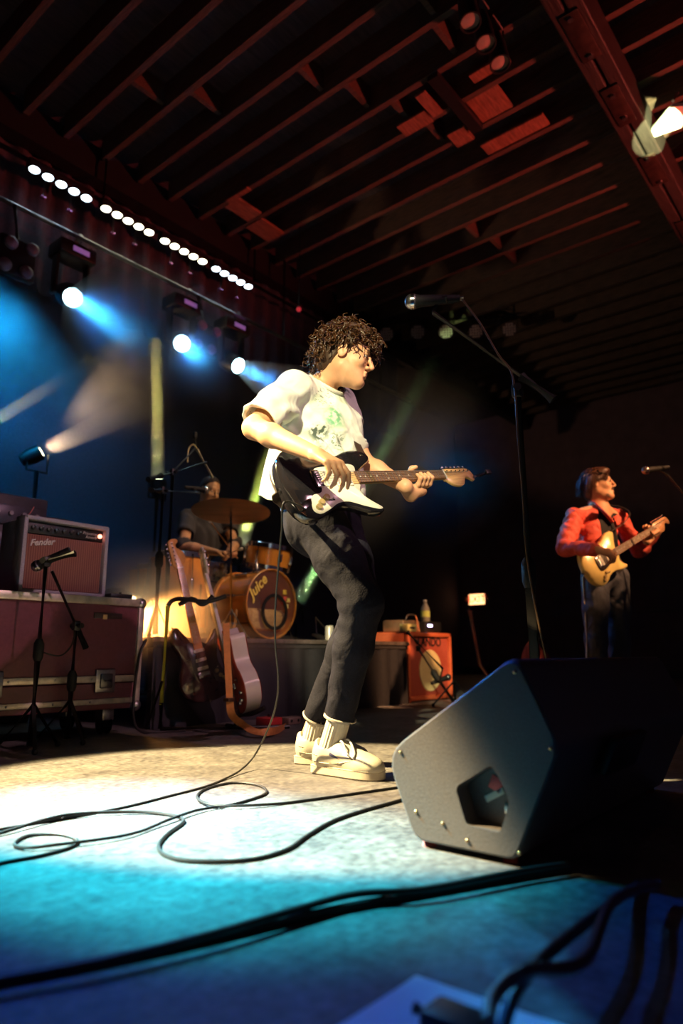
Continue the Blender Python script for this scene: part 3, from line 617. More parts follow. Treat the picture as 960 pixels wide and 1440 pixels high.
# two short stands at the amplifier and flight case
def through(a, piv, L): return V(piv) + (V(piv) - V(a)).normalized() * L
def foot_of(p, z=0.0): return V((p.x, p.y, z))
tA = PD(65, 790, 3.22); aA = PD(58, 792, 3.22)
boom_stand('black microphone stand with a drooping microphone in front of the amplifier', foot_of(tA), tA, aA, through(aA, tA, 0.14), PD(44, 800, 3.30), V((0.6, -0.7, 0.5)), 0.011, group='short stands at the flight case', L=0.15, a0=0.2)
tB = PD(107, 880, 3.50); aB = PD(73, 803, 3.36)
boom_stand('short black microphone stand with tilted boom in front of the flight case', foot_of(tB), tB, aB, through(aB, tB, 0.13), None, None, 0.011, group='short stands at the flight case', L=0.15, a0=0.5)
# tall overhead boom at the drums
tO = PD(243, 664, 4.45); aO = PD(290, 650, 4.80)
os_ = boom_stand('tall boom stand with a pencil microphone hanging over the cymbal', foot_of(tO, RZ), tO, aO, through(aO, tO, 0.27), None, None, 0.013, L=0.15, a0=0.3)
MB().tube([PD(277, 632, 4.78), PD(299, 672, 4.82)], 0.011, 10).build('pencil_microphone', M('pale_mic_body', (0.65, 0.6, 0.5), 0.35, 0.5), os_)
MB().tube(catmull([PD(277, 632, 4.78), PD(272, 625, 4.77), PD(265, 632, 4.76), PD(264, 650, 4.60)], 5), 0.005, 6).build('mic_cable', M('yellow_cable', (0.6, 0.5, 0.2), 0.5), os_)
MB().tube([tO, PD(275, 630, 4.78), PD(273, 608, 4.78)], 0.008, 8).build('upper_boom', stand_black, os_)
MB().rbox(PD(274, 612, 4.78), (0.03, 0.03, 0.05), 0.008).build('mic_clip', blackm, os_)
tM = PD(229, 690, 4.20); aM = PD(280, 693, 4.95)
boom_stand('thin black stand with a short microphone reaching toward the drummer\'s mouth', foot_of(tM, RZ), tM, aM, through(aM, tM, 0.20), PD(294, 690, 5.15), V((-1, 0.25, 0)), 0.012, L=0.09, a0=1.6)
# stand in front of the orange speaker cabinet
boom_stand('small boom stand with microphone dangling across the pale speaker circle', V((5.12, 3.02, 0)), PD(588, 912, 6.0), PD(622, 940, 6.0), PD(572, 888, 6.0), PD(634, 951, 6.0), V((-0.9, 0.5, -0.3)), 0.014, L=0.2, a0=0.5)
# slim stand by the exit sign
es_ = wthing('guitar_stand', 'slim bare stand pole leaning beside the orange speaker cabinet', 'stand', (6.35, 3.3, 0))
MB().tube([PD(660, 856, 7.0), PD(664, 880, 7.0), PD(675, 935, 7.0), V((6.4, 3.25, 0.02))], 0.018, 8).build('pole', M('rust_pole', (0.32, 0.12, 0.07), 0.4, 0.6), es_)
MB().rbox(PD(660, 855, 7.0), (0.08, 0.06, 0.05), 0.01).build('yoke', stand_black, es_); tripod(es_, (6.4, 3.25, 0), 0.15, stand_black, 0.2)

# ---------------------------------------------------------------- drum kit
amber = M('amber_shell', (0.80, 0.33, 0.06), 0.12, var=0.12, scale=6, coat=0.6)
clear_head = M('clear_drum_head', (0.75, 0.55, 0.25), 0.25, var=0.1, scale=8)
def drum(lab, c, axis, r, dep, nlug, shell=amber, head=None, hoop=chrome, legs=0, legz=0, back=None, group='amber drums of the kit', name='drum', leg0=0.6):
    c = V(c); s, u, d = frame_of(axis); t = wthing(name, lab, 'drum', V((c.x, c.y, RZ)), group)
    sh = MB().lathe([(r, -dep / 2), (r, dep / 2)], c, d, 40, False).build('shell', shell, t)
    for e, hm in ((1, head or clear_head), (-1, back or clear_head)):
        MB().lathe([(0.0, dep / 2 * 1.0), (r * 0.9, dep / 2 * 1.0), (r * 1.005, dep / 2 - 0.004)], c, d * e, 40, False).build('drum_head', hm, t)
        MB().lathe([(r * 1.0, dep / 2 - 0.028), (r * 1.05, dep / 2 - 0.028), (r * 1.055, dep / 2 + 0.008), (r * 1.02, dep / 2 + 0.012), (r * 0.99, dep / 2 + 0.002)], c, d * e, 40, False).build('hoop', hoop, t)
    for k in range(nlug):
        q = 2 * PI * k / nlug + 0.2; o = s * math.cos(q) + u * math.sin(q)
        l_ = MB().rbox(c + o * (r + 0.012), (0.024, 0.024, dep * 0.35), 0.006, Matrix((o.cross(d), o, d)).transposed()).build('lug', chrome, t)
        MB().cyl(c + o * (r * 1.04 + 0.006) - d * dep * 0.49, c + o * (r * 1.04 + 0.006) + d * dep * 0.49, 0.005, n=6).build('tension_rod', chrome, l_)
    for k in range(legs):
        q = 2 * PI * k / legs + leg0; o = V((math.cos(q), math.sin(q), 0)); b = c + o * (r + 0.03)
        MB().tube([b + V((0, 0, 0.05)), V((b.x, b.y, legz + 0.05)), V((b.x, b.y, legz)) + o * 0.04], 0.009, 8).build('leg', chrome, t)
    return t
bdc = V((3.80, 4.06, RZ + 0.285)); bdax = V((0.0, -1, 0.0))
bhead = bpy.data.materials.new('clear_bass_film'); bhead.use_nodes = True; nt = bhead.node_tree; pb_ = nt.nodes['Principled BSDF']; pb_.inputs['Base Color'].default_value = (0.22, 0.14, 0.18, 1); pb_.inputs['Roughness'].default_value = 0.12
tr_ = nt.nodes.new('ShaderNodeBsdfTransparent'); mx_ = nt.nodes.new('ShaderNodeMixShader'); mx_.inputs[0].default_value = 0.74
nt.links.new(pb_.outputs[0], mx_.inputs[1]); nt.links.new(tr_.outputs[0], mx_.inputs[2]); nt.links.new(mx_.outputs[0], nt.nodes['Material Output'].inputs['Surface'])
bd = drum('large amber bass drum with clear front head, tan pillow inside and script name', bdc, bdax, 0.262, 0.40, 8, head=bhead, hoop=M('amber_hoop', (0.55, 0.25, 0.06), 0.25))
bf = bdc + bdax * 0.203
pfc = bf + V((0.03, 0, -0.06)); MB().lathe([(0.115, 0.0), (0.115, 0.008), (0.142, 0.008), (0.142, 0.0)], pfc, bdax, 36, False).build('port_ring', black, bd)
pil = MB().rbox((0, 0, 0), (0.44, 0.20, 0.20), 0.07, None, 4); pv = []
for v in pil.v:
    q = V(v) + bdc + V((0, -0.085, -0.135)); dx = q.x - bdc.x; dz = q.z - bdc.z; rr = math.hypot(dx, dz); k_ = min(1.0, 0.245 / max(rr, 1e-6)); pv.append((bdc.x + dx * k_, q.y + 0.006 * math.sin(dx * 45 + dz * 30), bdc.z + dz * k_))
pil.v = pv; pil.build('muffling_pillow', M('tan_pillow', (0.72, 0.50, 0.20), 0.8, var=0.12, wrinkle=(16, 0.03)), bd)
text_mesh('script_lettering', 'Juice', M('yellow_script', (0.85, 0.65, 0.15), 0.4, var=0), bd, bf + V((-0.155, -0.002, 0.125)), (0.72, 0, 0.70), (-0.70, 0, 0.72), 0.115, 0.0008, 0.25, bold=0.003)
for k, (x, z, c) in enumerate([(0.14, 0.10, (0.8, 0.6, 0.1)), (0.13, 0.02, (0.7, 0.12, 0.08)), (0.165, -0.01, (0.85, 0.75, 0.3)), (0.15, 0.05, (0.75, 0.15, 0.12)), (0.18, 0.04, (0.9, 0.8, 0.3))]):
    MB().rbox(bf + V((x, -0.001, z)), (0.045, 0.003, 0.035), 0.001).build('sticker', M('sticker_%d' % k, c, 0.4, var=0.05), bd)
for s_ in (-1, 1): MB().tube([bdc + V((s_ * 0.25, -0.08, -0.05)), V((bdc.x + s_ * 0.33, bdc.y - 0.13, RZ + 0.01))], 0.01, 8).build('spur', chrome, bd)
tomc = PD(392, 773, 5.65); tomc.y = 4.12; tomc = V((4.10, 4.22, 1.235))
drum('shallow amber rack tom mounted above the bass drum', tomc, (0.05, -0.15, 1), 0.185, 0.20, 6)
t = wthing('tom_mount', 'chrome tom mount arm joining the bass drum and rack tom', 'mount', (3.95, 4.15, 1.06))
MB().tube([(3.86, 4.12, RZ + 0.55), (3.88, 4.13, 1.10), (3.90, 4.15, 1.18), (3.925, 4.165, 1.20)], 0.012, 10).build('arm', chrome, t); MB().rbox((3.88, 4.13, 1.09), (0.05, 0.05, 0.06), 0.01).build('clamp', chrome, t)
snc = V((3.72, 4.60, 1.11))
drum('chrome snare drum on a stand beside the drummer\'s knee', snc, (0, -0.1, 1), 0.178, 0.14, 8, shell=M('snare_metal', (0.6, 0.5, 0.35), 0.2, 0.9), legs=3, legz=RZ, leg0=PI / 2)
ftc = V((3.02, 4.02, 0.845))
drum('deep amber floor tom standing beside the flight case', ftc, (0, 0, 1), 0.20, 0.54, 6, legs=3, legz=RZ)
ft2 = V((3.13, 4.46, 0.84))
drum('second amber floor tom standing behind the resting guitars', ft2, (0, 0, 1), 0.19, 0.46, 6, legs=3, legz=RZ)
# cymbal
cyc = PD(325, 713, 5.05); cn = V((0.10, 0.09, 1)).normalized(); cb_ = V((cyc.x + 0.02, cyc.y - 0.02, RZ))
ct = wthing('crash_cymbal', 'wide dark cymbal on a straight chrome stand hiding the drummer\'s chest', 'cymbal', cb_)
MB().lathe([(0.295, -0.038), (0.20, -0.018), (0.075, -0.002), (0.065, 0.012), (0.03, 0.024), (0.006, 0.026), (0.006, 0.023), (0.03, 0.021), (0.062, 0.009), (0.075, -0.005), (0.2, -0.021), (0.295, -0.040)], cyc, cn, 48).build('cymbal_bow', M('bronze_cymbal', (0.30, 0.19, 0.13), 0.33, 0.85, var=0.25, scale=3, stretch=(1, 1, 30)), ct)
MB().cyl(cb_ + V((0, 0, 0.05)), cyc - cn * 0.03, 0.010, n=10).build('stand_tube', chrome, ct); MB().cyl(cyc - cn * 0.04, cyc + cn * 0.06, 0.006).build('spindle', steel, ct)
MB().lathe([(0.012, 0.03), (0.014, 0.04), (0.012, 0.055), (0, 0.056)], cyc, cn, 10).build('wing_nut', blackm, ct); MB().lathe([(0.02, -0.02), (0.02, -0.004)], cyc, cn, 12).build('felt', M('felt', (0.25, 0.2, 0.18), 0.9), ct)
tripod(ct, cb_, 0.22, chrome, 0.14, 0.9)
# hi-hat and hardware on the far side
hh = V((4.52, 4.62, RZ)); ht = wthing('hi_hat', 'pair of small cymbals on a slim stand behind the rack tom', 'cymbal', hh)
MB().cyl(hh, hh + V((0, 0, 0.95)), 0.011).build('stand_tube', chrome, ht); tripod(ht, hh, 0.2, chrome, 0.16)
for dz, f in ((0.80, 1), (0.825, -1)): MB().lathe([(0.175, 0), (0.06, 0.012 * -f), (0.03, 0.026 * -f), (0.006, 0.028 * -f)], hh + V((0, 0, dz)), (0, 0, 1), 32).build('cymbal_bow', MATS['bronze_cymbal'], ht)
pd_ = wthing('drum_pedal', 'chrome hardware legs scattered beside the bass drum', 'pedal', (4.35, 3.72, RZ))
MB().rbox((4.33, 3.75, RZ + 0.02), (0.09, 0.26, 0.02), 0.006, Matrix.Rotation(0.3, 3, 'X')).build('footboard', steel, pd_); MB().tube([(4.33, 3.85, RZ), (4.33, 3.87, RZ + 0.2), (4.40, 3.70, RZ + 0.01)], 0.009, 8).build('frame', chrome, pd_)
# throne
th = wthing('drum_throne', 'round black drum throne under the drummer', 'stool', (3.72, 5.02, RZ))
MB().lathe([(0.0, 0.44), (0.14, 0.44), (0.17, 0.465), (0.17, 0.49), (0.14, 0.515), (0, 0.515)], (3.72, 5.02, RZ), (0, 0, 1), 28).build('seat', black, th); MB().cyl((3.72, 5.02, RZ + 0.1), (3.72, 5.02, RZ + 0.45), 0.016).build('post', chrome, th); tripod(th, (3.72, 5.02, RZ), 0.22, chrome, 0.25)
# can and bottles on the platform
def can(p, lab, h=0.12, r=0.033, m=None):
    t = wthing('drink_can', lab, 'can', p); MB().lathe([(r * 0.8, 0), (r, 0.008), (r, h - 0.012), (r * 0.8, h), (r * 0.78, h - 0.004), (0, h - 0.004)], p, (0, 0, 1), 20).build('can_body', m or M('white_can', (0.75, 0.72, 0.66), 0.3, 0.3), t)
    MB().rbox(V(p) + V((0, 0.008, h - 0.002)), (0.014, 0.022, 0.002), 0.0005).build('pull_tab', chrome, t)
can(PYp(463, 900, 3.56).xy.to_3d() + V((0, 0, RZ)), 'pale drink can standing on the drum platform behind the guitarist\'s knees')
def bottle(p, lab, h=0.21, r=0.033, glass=None, band=None):
    t = wthing('water_bottle', lab, 'bottle', p)
    MB().lathe([(r * 0.9, 0), (r, 0.01), (r, h * 0.62), (r * 0.45, h * 0.82), (r * 0.4, h * 0.9)], p, (0, 0, 1), 20).build('bottle_body', glass or M('clear_plastic', (0.8, 0.78, 0.7), 0.12, var=0, trans=0.6), t)
    MB().lathe([(r * 0.45, h * 0.9), (r * 0.45, h), (0, h)], p, (0, 0, 1), 16).build('cap', white, t)
    MB().lathe([(r * 1.02, h * 0.22), (r * 1.02, h * 0.5)], p, (0, 0, 1), 20).build('label_band', band or M('lime_band', (0.65, 0.75, 0.2), 0.5), t)
bottle(PYp(271, 900, 3.54).xy.to_3d() + V((0, 0, RZ)), 'clear water bottle on the drum platform beside the yellow-taped stand', band=M('amber_band', (0.6, 0.4, 0.2), 0.5))
# towel / cable heap on platform edge beside the case
# ---------------------------------------------------------------- orange speaker cabinet
oc = wthing('speaker_cabinet', 'orange speaker cabinet with a pale round speaker beside the drum platform', 'speaker', (5.52, 3.78, 0))
ox0, ox1, oy0, oy1, oz1 = 5.15, 5.90, 3.50, 3.95, 0.615
orange = M('orange_tolex', (0.62, 0.13, 0.05), 0.5, var=0.12, scale=60, bump=0.1)
MB().rbox(((ox0 + ox1) / 2, (oy0 + oy1) / 2 + 0.015, oz1 / 2 + 0.01), (ox1 - ox0, oy1 - oy0 - 0.03, oz1 - 0.02), 0.012).build('cabinet_box', orange, oc)
for (c, s) in [(((ox0 + ox1) / 2, oy0 + 0.02, oz1 - 0.02), (ox1 - ox0, 0.05, 0.04)), (((ox0 + ox1) / 2, oy0 + 0.02, 0.03), (ox1 - ox0, 0.05, 0.04)), ((ox0 + 0.02, oy0 + 0.02, oz1 / 2), (0.04, 0.05, oz1)), ((ox1 - 0.02, oy0 + 0.02, oz1 / 2), (0.04, 0.05, oz1))]:
    MB().rbox(c, s, 0.01).build('front_frame', orange, oc)
MB().rbox(((ox0 + ox1) / 2, oy0 + 0.026, oz1 / 2), (ox1 - ox0 - 0.08, 0.012, oz1 - 0.1), 0.003).build('baffle_cloth', M('rust_baffle', (0.42, 0.075, 0.045), 0.7, scale=90, var=0.15), oc)
MB().lathe([(0.0, 0.012), (0.185, 0.010), (0.19, 0.0)], (5.54, oy0 + 0.022, 0.27), (0, -1, 0), 44).build('speaker_disc', M('pale_disc', (0.85, 0.72, 0.36), 0.5, var=0.05), oc)
text_mesh('brand_lettering', 'LANDO', black, oc, (5.54, oy0 + 0.018, 0.525), (1, 0, 0), (0, 0, 1), 0.115, 0.001, bold=0.002)
for x in (ox0 + 0.08, ox1 - 0.08): MB().cyl((x, oy0 + 0.08, 0), (x, oy0 + 0.08, 0.02), 0.02).build('foot', rubber, oc)
# clutter on the cabinet
t = wthing('effects_unit', 'small cream box with a yellow front on the orange cabinet corner', 'box', (5.20, 3.55, oz1)); MB().rbox((5.22, 3.54, oz1 + 0.036), (0.15, 0.09, 0.07), 0.008).build('casing', M('yellow_box', (0.75, 0.68, 0.28), 0.45), t); MB().rbox((5.22, 3.493, oz1 + 0.036), (0.08, 0.004, 0.016), 0.001).build('print', black, t)
t = wthing('power_amplifier', 'flat tan power amplifier with handle loop on the orange cabinet', 'amplifier', (5.40, 3.72, oz1)); MB().rbox((5.40, 3.74, oz1 + 0.06), (0.28, 0.24, 0.11), 0.02).build('casing', M('tan_metal', (0.36, 0.22, 0.13), 0.4, 0.4), t); MB().tube(catmull([(5.46, 3.6, oz1 + 0.01), (5.455, 3.6, oz1 + 0.12), (5.47, 3.62, oz1 + 0.15), (5.50, 3.6, oz1 + 0.01)], 6), 0.006, 8).build('orange_lead', M('orange_lead', (0.8, 0.25, 0.1), 0.5), t); MB().tube(catmull([(5.30, 3.62, oz1 + 0.11), (5.34, 3.62, oz1 + 0.16), (5.46, 3.62, oz1 + 0.16), (5.50, 3.62, oz1 + 0.11)], 6), 0.006, 8).build('handle', steel, t)
t = wthing('amplifier_head', 'black amplifier head with a violet light under the water bottle', 'amplifier', (5.72, 3.72, oz1)); MB().rbox((5.73, 3.72, oz1 + 0.06), (0.30, 0.26, 0.10), 0.012).build('casing', black, t); MB().rbox((5.66, 3.585, oz1 + 0.07), (0.07, 0.01, 0.022), 0.003).build('indicator_light', EM('violet_led', (0.75, 0.6, 1.0), 9.0), t)
for x in (5.62, 5.84): MB().cyl((x, 3.66, oz1 - 0.002), (x, 3.66, oz1 + 0.012), 0.015).build('foot', rubber, t)
bottle((5.76, 3.70, oz1 + 0.11), 'water bottle with lime label standing on the amplifier head', 0.22, 0.045)
# set list sheet on floor
def sheet(name, lab, pts, z=0.002, curl=0.0, m=None):
    n = 8; vs = []; fs = []; a, b, c, d = [V(p) for p in pts]
    for i in range(n + 1):
        for j in range(n + 1):
            p = a.lerp(b, i / n).lerp(d.lerp(c, i / n), j / n); vs.append(p + V((0, 0, z + curl * (abs(i / n - 0.5) * 2) ** 3 * (0.4 + 0.6 * j / n))))
    for i in range(n):
        for j in range(n): fs.append((i * (n + 1) + j, (i + 1) * (n + 1) + j, (i + 1) * (n + 1) + j + 1, i * (n + 1) + j + 1))
    o = MB().add(vs, fs); k = len(vs); o.add([V(v) - V((0, 0, 0.0012)) for v in vs], [tuple(reversed(f)) for f in fs])
    return tag(o.build(name, m or M('white_paper', (0.88, 0.88, 0.86), 0.6, var=0.03)), lab, 'paper')
sheet('set_list', 'white sheet of paper lying on the floor before the drum platform', [PZ(522, 993), PZ(540, 997), PZ(582, 996), PZ(566, 991)])
# exit sign
ex = PXp(672, 843, 12.98)
et = wthing('exit_sign', 'glowing orange-red exit sign on the dark far wall', 'sign', ex)
MB().rbox(ex + V((-0.03, 0, 0)), (0.05, 0.42, 0.27), 0.012).build('housing', M('sign_red', (0.5, 0.06, 0.03), 0.4), et)
MB().rbox(ex + V((-0.058, 0, 0)), (0.01, 0.36, 0.21), 0.003).build('lit_face', EM('exit_face', (1.0, 0.55, 0.22), 3.2), et)
text_mesh('exit_lettering', 'EXIT', EM('exit_red', (0.9, 0.10, 0.03), 1.2), et, ex + V((-0.066, 0, 0)), (0, -1, 0), (0, 0, 1), 0.20, 0.002, bold=0.004)
for s_ in (-1, 1): MB().sphere(ex + V((-0.05, s_ * 0.27, 0.02)), 0.045, 12, 8).build('emergency_lamp', M('lamp_grey', (0.3, 0.16, 0.12), 0.4), et)
# red bag showing just above the floor monitor
rbp = PD(753, 960, 6.2); rbp.z = 0
rb_ = wthing('gear_bag', 'dim red rounded gear bag standing on the floor far behind the floor monitor', 'bag', rbp)
bm1 = MB(); bm1.sphere((0, 0, 0), (0.13, 0.11, 0.27), 18, 12); bm1.v = [tuple(V(v) + rbp + V((-0.02, 0, 0.27))) for v in bm1.v]; bm1.build('bag_body', M('red_bag_cloth', (0.35, 0.06, 0.05), 0.8, wrinkle=(14, 0.02)), rb_)
bm1 = MB(); bm1.sphere((0, 0, 0), (0.08, 0.08, 0.23), 14, 10); bm1.v = [tuple(V(v) + rbp + V((0.13, -0.03, 0.23))) for v in bm1.v]; bm1.build('side_pocket', MATS['red_bag_cloth'], rb_)
MB().tube(catmull([rbp + V((-0.08, -0.05, 0.45)), rbp + V((-0.05, -0.08, 0.56)), rbp + V((0.04, -0.08, 0.55)), rbp + V((0.05, -0.05, 0.46))], 5), 0.012, 8).build('handle', rubber, rb_)
# ================================================================ floor monitor
def fillet(poly, r, n=4):
    out = []; k = len(poly)
    for i in range(k):
        p = V((*poly[i], 0)); a = (V((*poly[i - 1], 0)) - p); b = (V((*poly[(i + 1) % k], 0)) - p); rr = min(r[i] if isinstance(r, list) else r, a.length * 0.45, b.length * 0.45)
        p0, p1 = p + a.normalized() * rr, p + b.normalized() * rr
        for q in range(n + 1): t = q / n; w = p0 * (1 - t) ** 2 + p * 2 * t * (1 - t) + p1 * t * t; out.append((w.x, w.y))
    return out
wx0, wx1 = 1.39, 2.44
prof = [(0.940, 0.012), (0.690, 0.012), (0.579, 0.245), (0.666, 0.43), (1.019, 0.193)]
inner = [(0.802, 0.066), (0.722, 0.061), (0.696, 0.130), (0.736, 0.196), (0.826, 0.140)]
of = fillet(prof, [0.03, 0.02, 0.03, 0.035, 0.06], 4); inf = fillet(inner, 0.012, 4); N_ = len(of)
cxy = (sum(p[0] for p in of) / N_, sum(p[1] for p in of) / N_)
def shrink(pl, s_): return [(cxy[0] + (p[0] - cxy[0]) * s_, cxy[1] + (p[1] - cxy[1]) * s_) for p in pl]
fmon = wthing('floor_monitor', 'dark floor monitor speaker with a five-sided end panel and recessed handle at the stage edge', 'speaker', (1.8, 0.8, 0))
rings = [(shrink(of, 0.72), wx1), (shrink(of, 0.985), wx1), (of, wx1 - 0.006), (of, wx0 + 0.014), (shrink(of, 0.988), wx0 + 0.005), (shrink(of, 0.96), wx0), (inf, wx0), (inf, wx0 + 0.004), ([(p[0], p[1]) for p in inf], wx0 + 0.052)]
vs = [(x, p[0], p[1]) for pl, x in rings for p in pl]; fs = []
for k in range(len(rings) - 1):
    for i in range(N_): fs.append((k * N_ + i, k * N_ + (i + 1) % N_, (k + 1) * N_ + (i + 1) % N_, (k + 1) * N_ + i))
fs += [tuple(range(N_)), tuple((len(rings) - 1) * N_ + i for i in range(N_))]
mon_m = M('speckled_monitor_paint', (0.115, 0.10, 0.10), 0.42, var=0.15, scale=220, bump=0.15)
MB().add(vs, fs).build('cabinet', mon_m, fmon, angle=28)
wc = wx0 + 0.050
MB().rbox((wc, 0.752, 0.148), (0.004, 0.03, 0.03), 0.001, Matrix.Rotation(0.4, 3, 'X')).build('sticker', M('red_sticker', (0.75, 0.12, 0.12), 0.5), fmon)
MB().rbox((wc, 0.757, 0.125), (0.004, 0.05, 0.014), 0.001, Matrix.Rotation(-0.5, 3, 'X')).build('sticker', M('mint_sticker', (0.6, 0.75, 0.7), 0.5), fmon)
MB().rbox((wc, 0.728, 0.10), (0.006, 0.012, 0.02), 0.002).build('socket', steel, fmon)
# grille on the sloping face
e_, d_ = V((0, 1.019, 0.193)), V((0, 0.666, 0.43)); sl = (e_ - d_); nn = V((0, -sl.z, sl.y)).normalized(); nn = nn if nn.z > 0 else -nn
gc = (e_ + d_) / 2 + V(((wx0 + wx1) / 2, 0, 0)) + nn * 0.002
MB().rbox(gc, (wx1 - wx0 - 0.06, sl.length - 0.10, 0.008), 0.003, Matrix((V((1, 0, 0)), sl.normalized(), V((1, 0, 0)).cross(sl.normalized()))).transposed()).build('grille', M('perforated_steel', (0.10, 0.10, 0.11), 0.4, 0.6, scale=220, bump=0.5), fmon)
for x in (wx0 + 0.03, wx1 - 0.06):
    for y in (0.915, 0.715): MB().cyl((x, y, 0), (x, y, 0.02), 0.018, n=10).build('rubber_foot', M('red_foot', (0.35, 0.05, 0.03), 0.5), fmon)
for y, z in ((0.93, 0.075), (0.86, 0.06), (0.80, 0.035), (0.68, 0.03), (0.60, 0.24), (0.67, 0.39), (0.97, 0.20)): MB().sphere((wx0 - 0.001, y, z), 0.0045, 8, 5).build('screw', M('brass_screw', (0.6, 0.4, 0.2), 0.3, 0.9), fmon)
for x in (1.75,): MB().rbox((x, 0.575, 0.2), (0.22, 0.02, 0.09), 0.004, Matrix.Rotation(0.42, 3, 'X')).build('connector_plate', black, fmon)

# ================================================================ guitars
def mat_from(o, ex, ez):
    ex = V(ex).normalized(); ez = (V(ez) - ex * V(ez).dot(ex)).normalized(); ey = ez.cross(ex)
    return Matrix(((ex.x, ey.x, ez.x, o[0]), (ex.y, ey.y, ez.y, o[1]), (ex.z, ey.z, ez.z, o[2]), (0, 0, 0, 1)))
STRAT = [(-0.005, -0.02), (0.003, 0.05), (0.025, 0.105), (0.07, 0.145), (0.13, 0.155), (0.19, 0.138), (0.24, 0.116), (0.29, 0.118), (0.34, 0.137), (0.385, 0.146), (0.43, 0.138), (0.455, 0.116), (0.448, 0.094), (0.415, 0.072), (0.38, 0.048), (0.352, 0.03),
         (0.345, 0.0), (0.348, -0.03), (0.332, -0.052), (0.335, -0.075), (0.36, -0.105), (0.392, -0.130), (0.402, -0.145), (0.388, -0.155), (0.34, -0.15), (0.29, -0.132), (0.24, -0.118), (0.19, -0.122), (0.14, -0.147), (0.09, -0.168), (0.045, -0.163), (0.012, -0.128), (-0.002, -0.08)]
GUARD = [(0.175, -0.155), (0.13, -0.13), (0.10, -0.14), (0.085, -0.115), (0.105, -0.075), (0.15, -0.058), (0.165, 0.0), (0.158, 0.045), (0.19, 0.058), (0.25, 0.06), (0.32, 0.07), (0.352, 0.06), (0.348, 0.03), (0.335, 0.0), (0.338, -0.03), (0.328, -0.055), (0.335, -0.085), (0.36, -0.112), (0.388, -0.138), (0.365, -0.145), (0.31, -0.128), (0.25, -0.108), (0.205, -0.115)]
GUARD = [(0.080, -0.118), (0.10, -0.072), (0.15, -0.055), (0.163, 0.0), (0.158, 0.045), (0.19, 0.058), (0.25, 0.062), (0.32, 0.072), (0.352, 0.06), (0.346, 0.03), (0.335, 0.0), (0.340, -0.032), (0.326, -0.056), (0.333, -0.083), (0.36, -0.112), (0.392, -0.140), (0.372, -0.147), (0.31, -0.128), (0.25, -0.106), (0.20, -0.110), (0.15, -0.135), (0.105, -0.152), (0.082, -0.142)]
MUST = [(-0.005, 0.0), (0.01, 0.07), (0.05, 0.125), (0.11, 0.14), (0.17, 0.122), (0.22, 0.108), (0.27, 0.118), (0.32, 0.142), (0.37, 0.15), (0.405, 0.132), (0.40, 0.11), (0.375, 0.07), (0.355, 0.03), (0.35, 0.0), (0.35, -0.03), (0.335, -0.06), (0.35, -0.095), (0.372, -0.115), (0.36, -0.13), (0.31, -0.128), (0.25, -0.112), (0.19, -0.118), (0.13, -0.148), (0.07, -0.15), (0.02, -0.11), (0.0, -0.05)]
SINGLE = [(-0.005, 0.0), (0.008, 0.09), (0.05, 0.155), (0.12, 0.185), (0.19, 0.17), (0.25, 0.125), (0.30, 0.11), (0.36, 0.125), (0.42, 0.132), (0.46, 0.105), (0.475, 0.05), (0.475, 0.028), (0.475, -0.028), (0.44, -0.05), (0.41, -0.08), (0.425, -0.118), (0.40, -0.135), (0.35, -0.125), (0.29, -0.112), (0.24, -0.125), (0.19, -0.165), (0.12, -0.185), (0.05, -0.155), (0.008, -0.09)]
def outline(pts, n=5): return [(p.x, p.y) for p in catmull([(x, y, 0) for x, y in pts], n, True)]
EX, EY, EZ = (1, 0, 0), (0, 1, 0), (0, 0, 1)
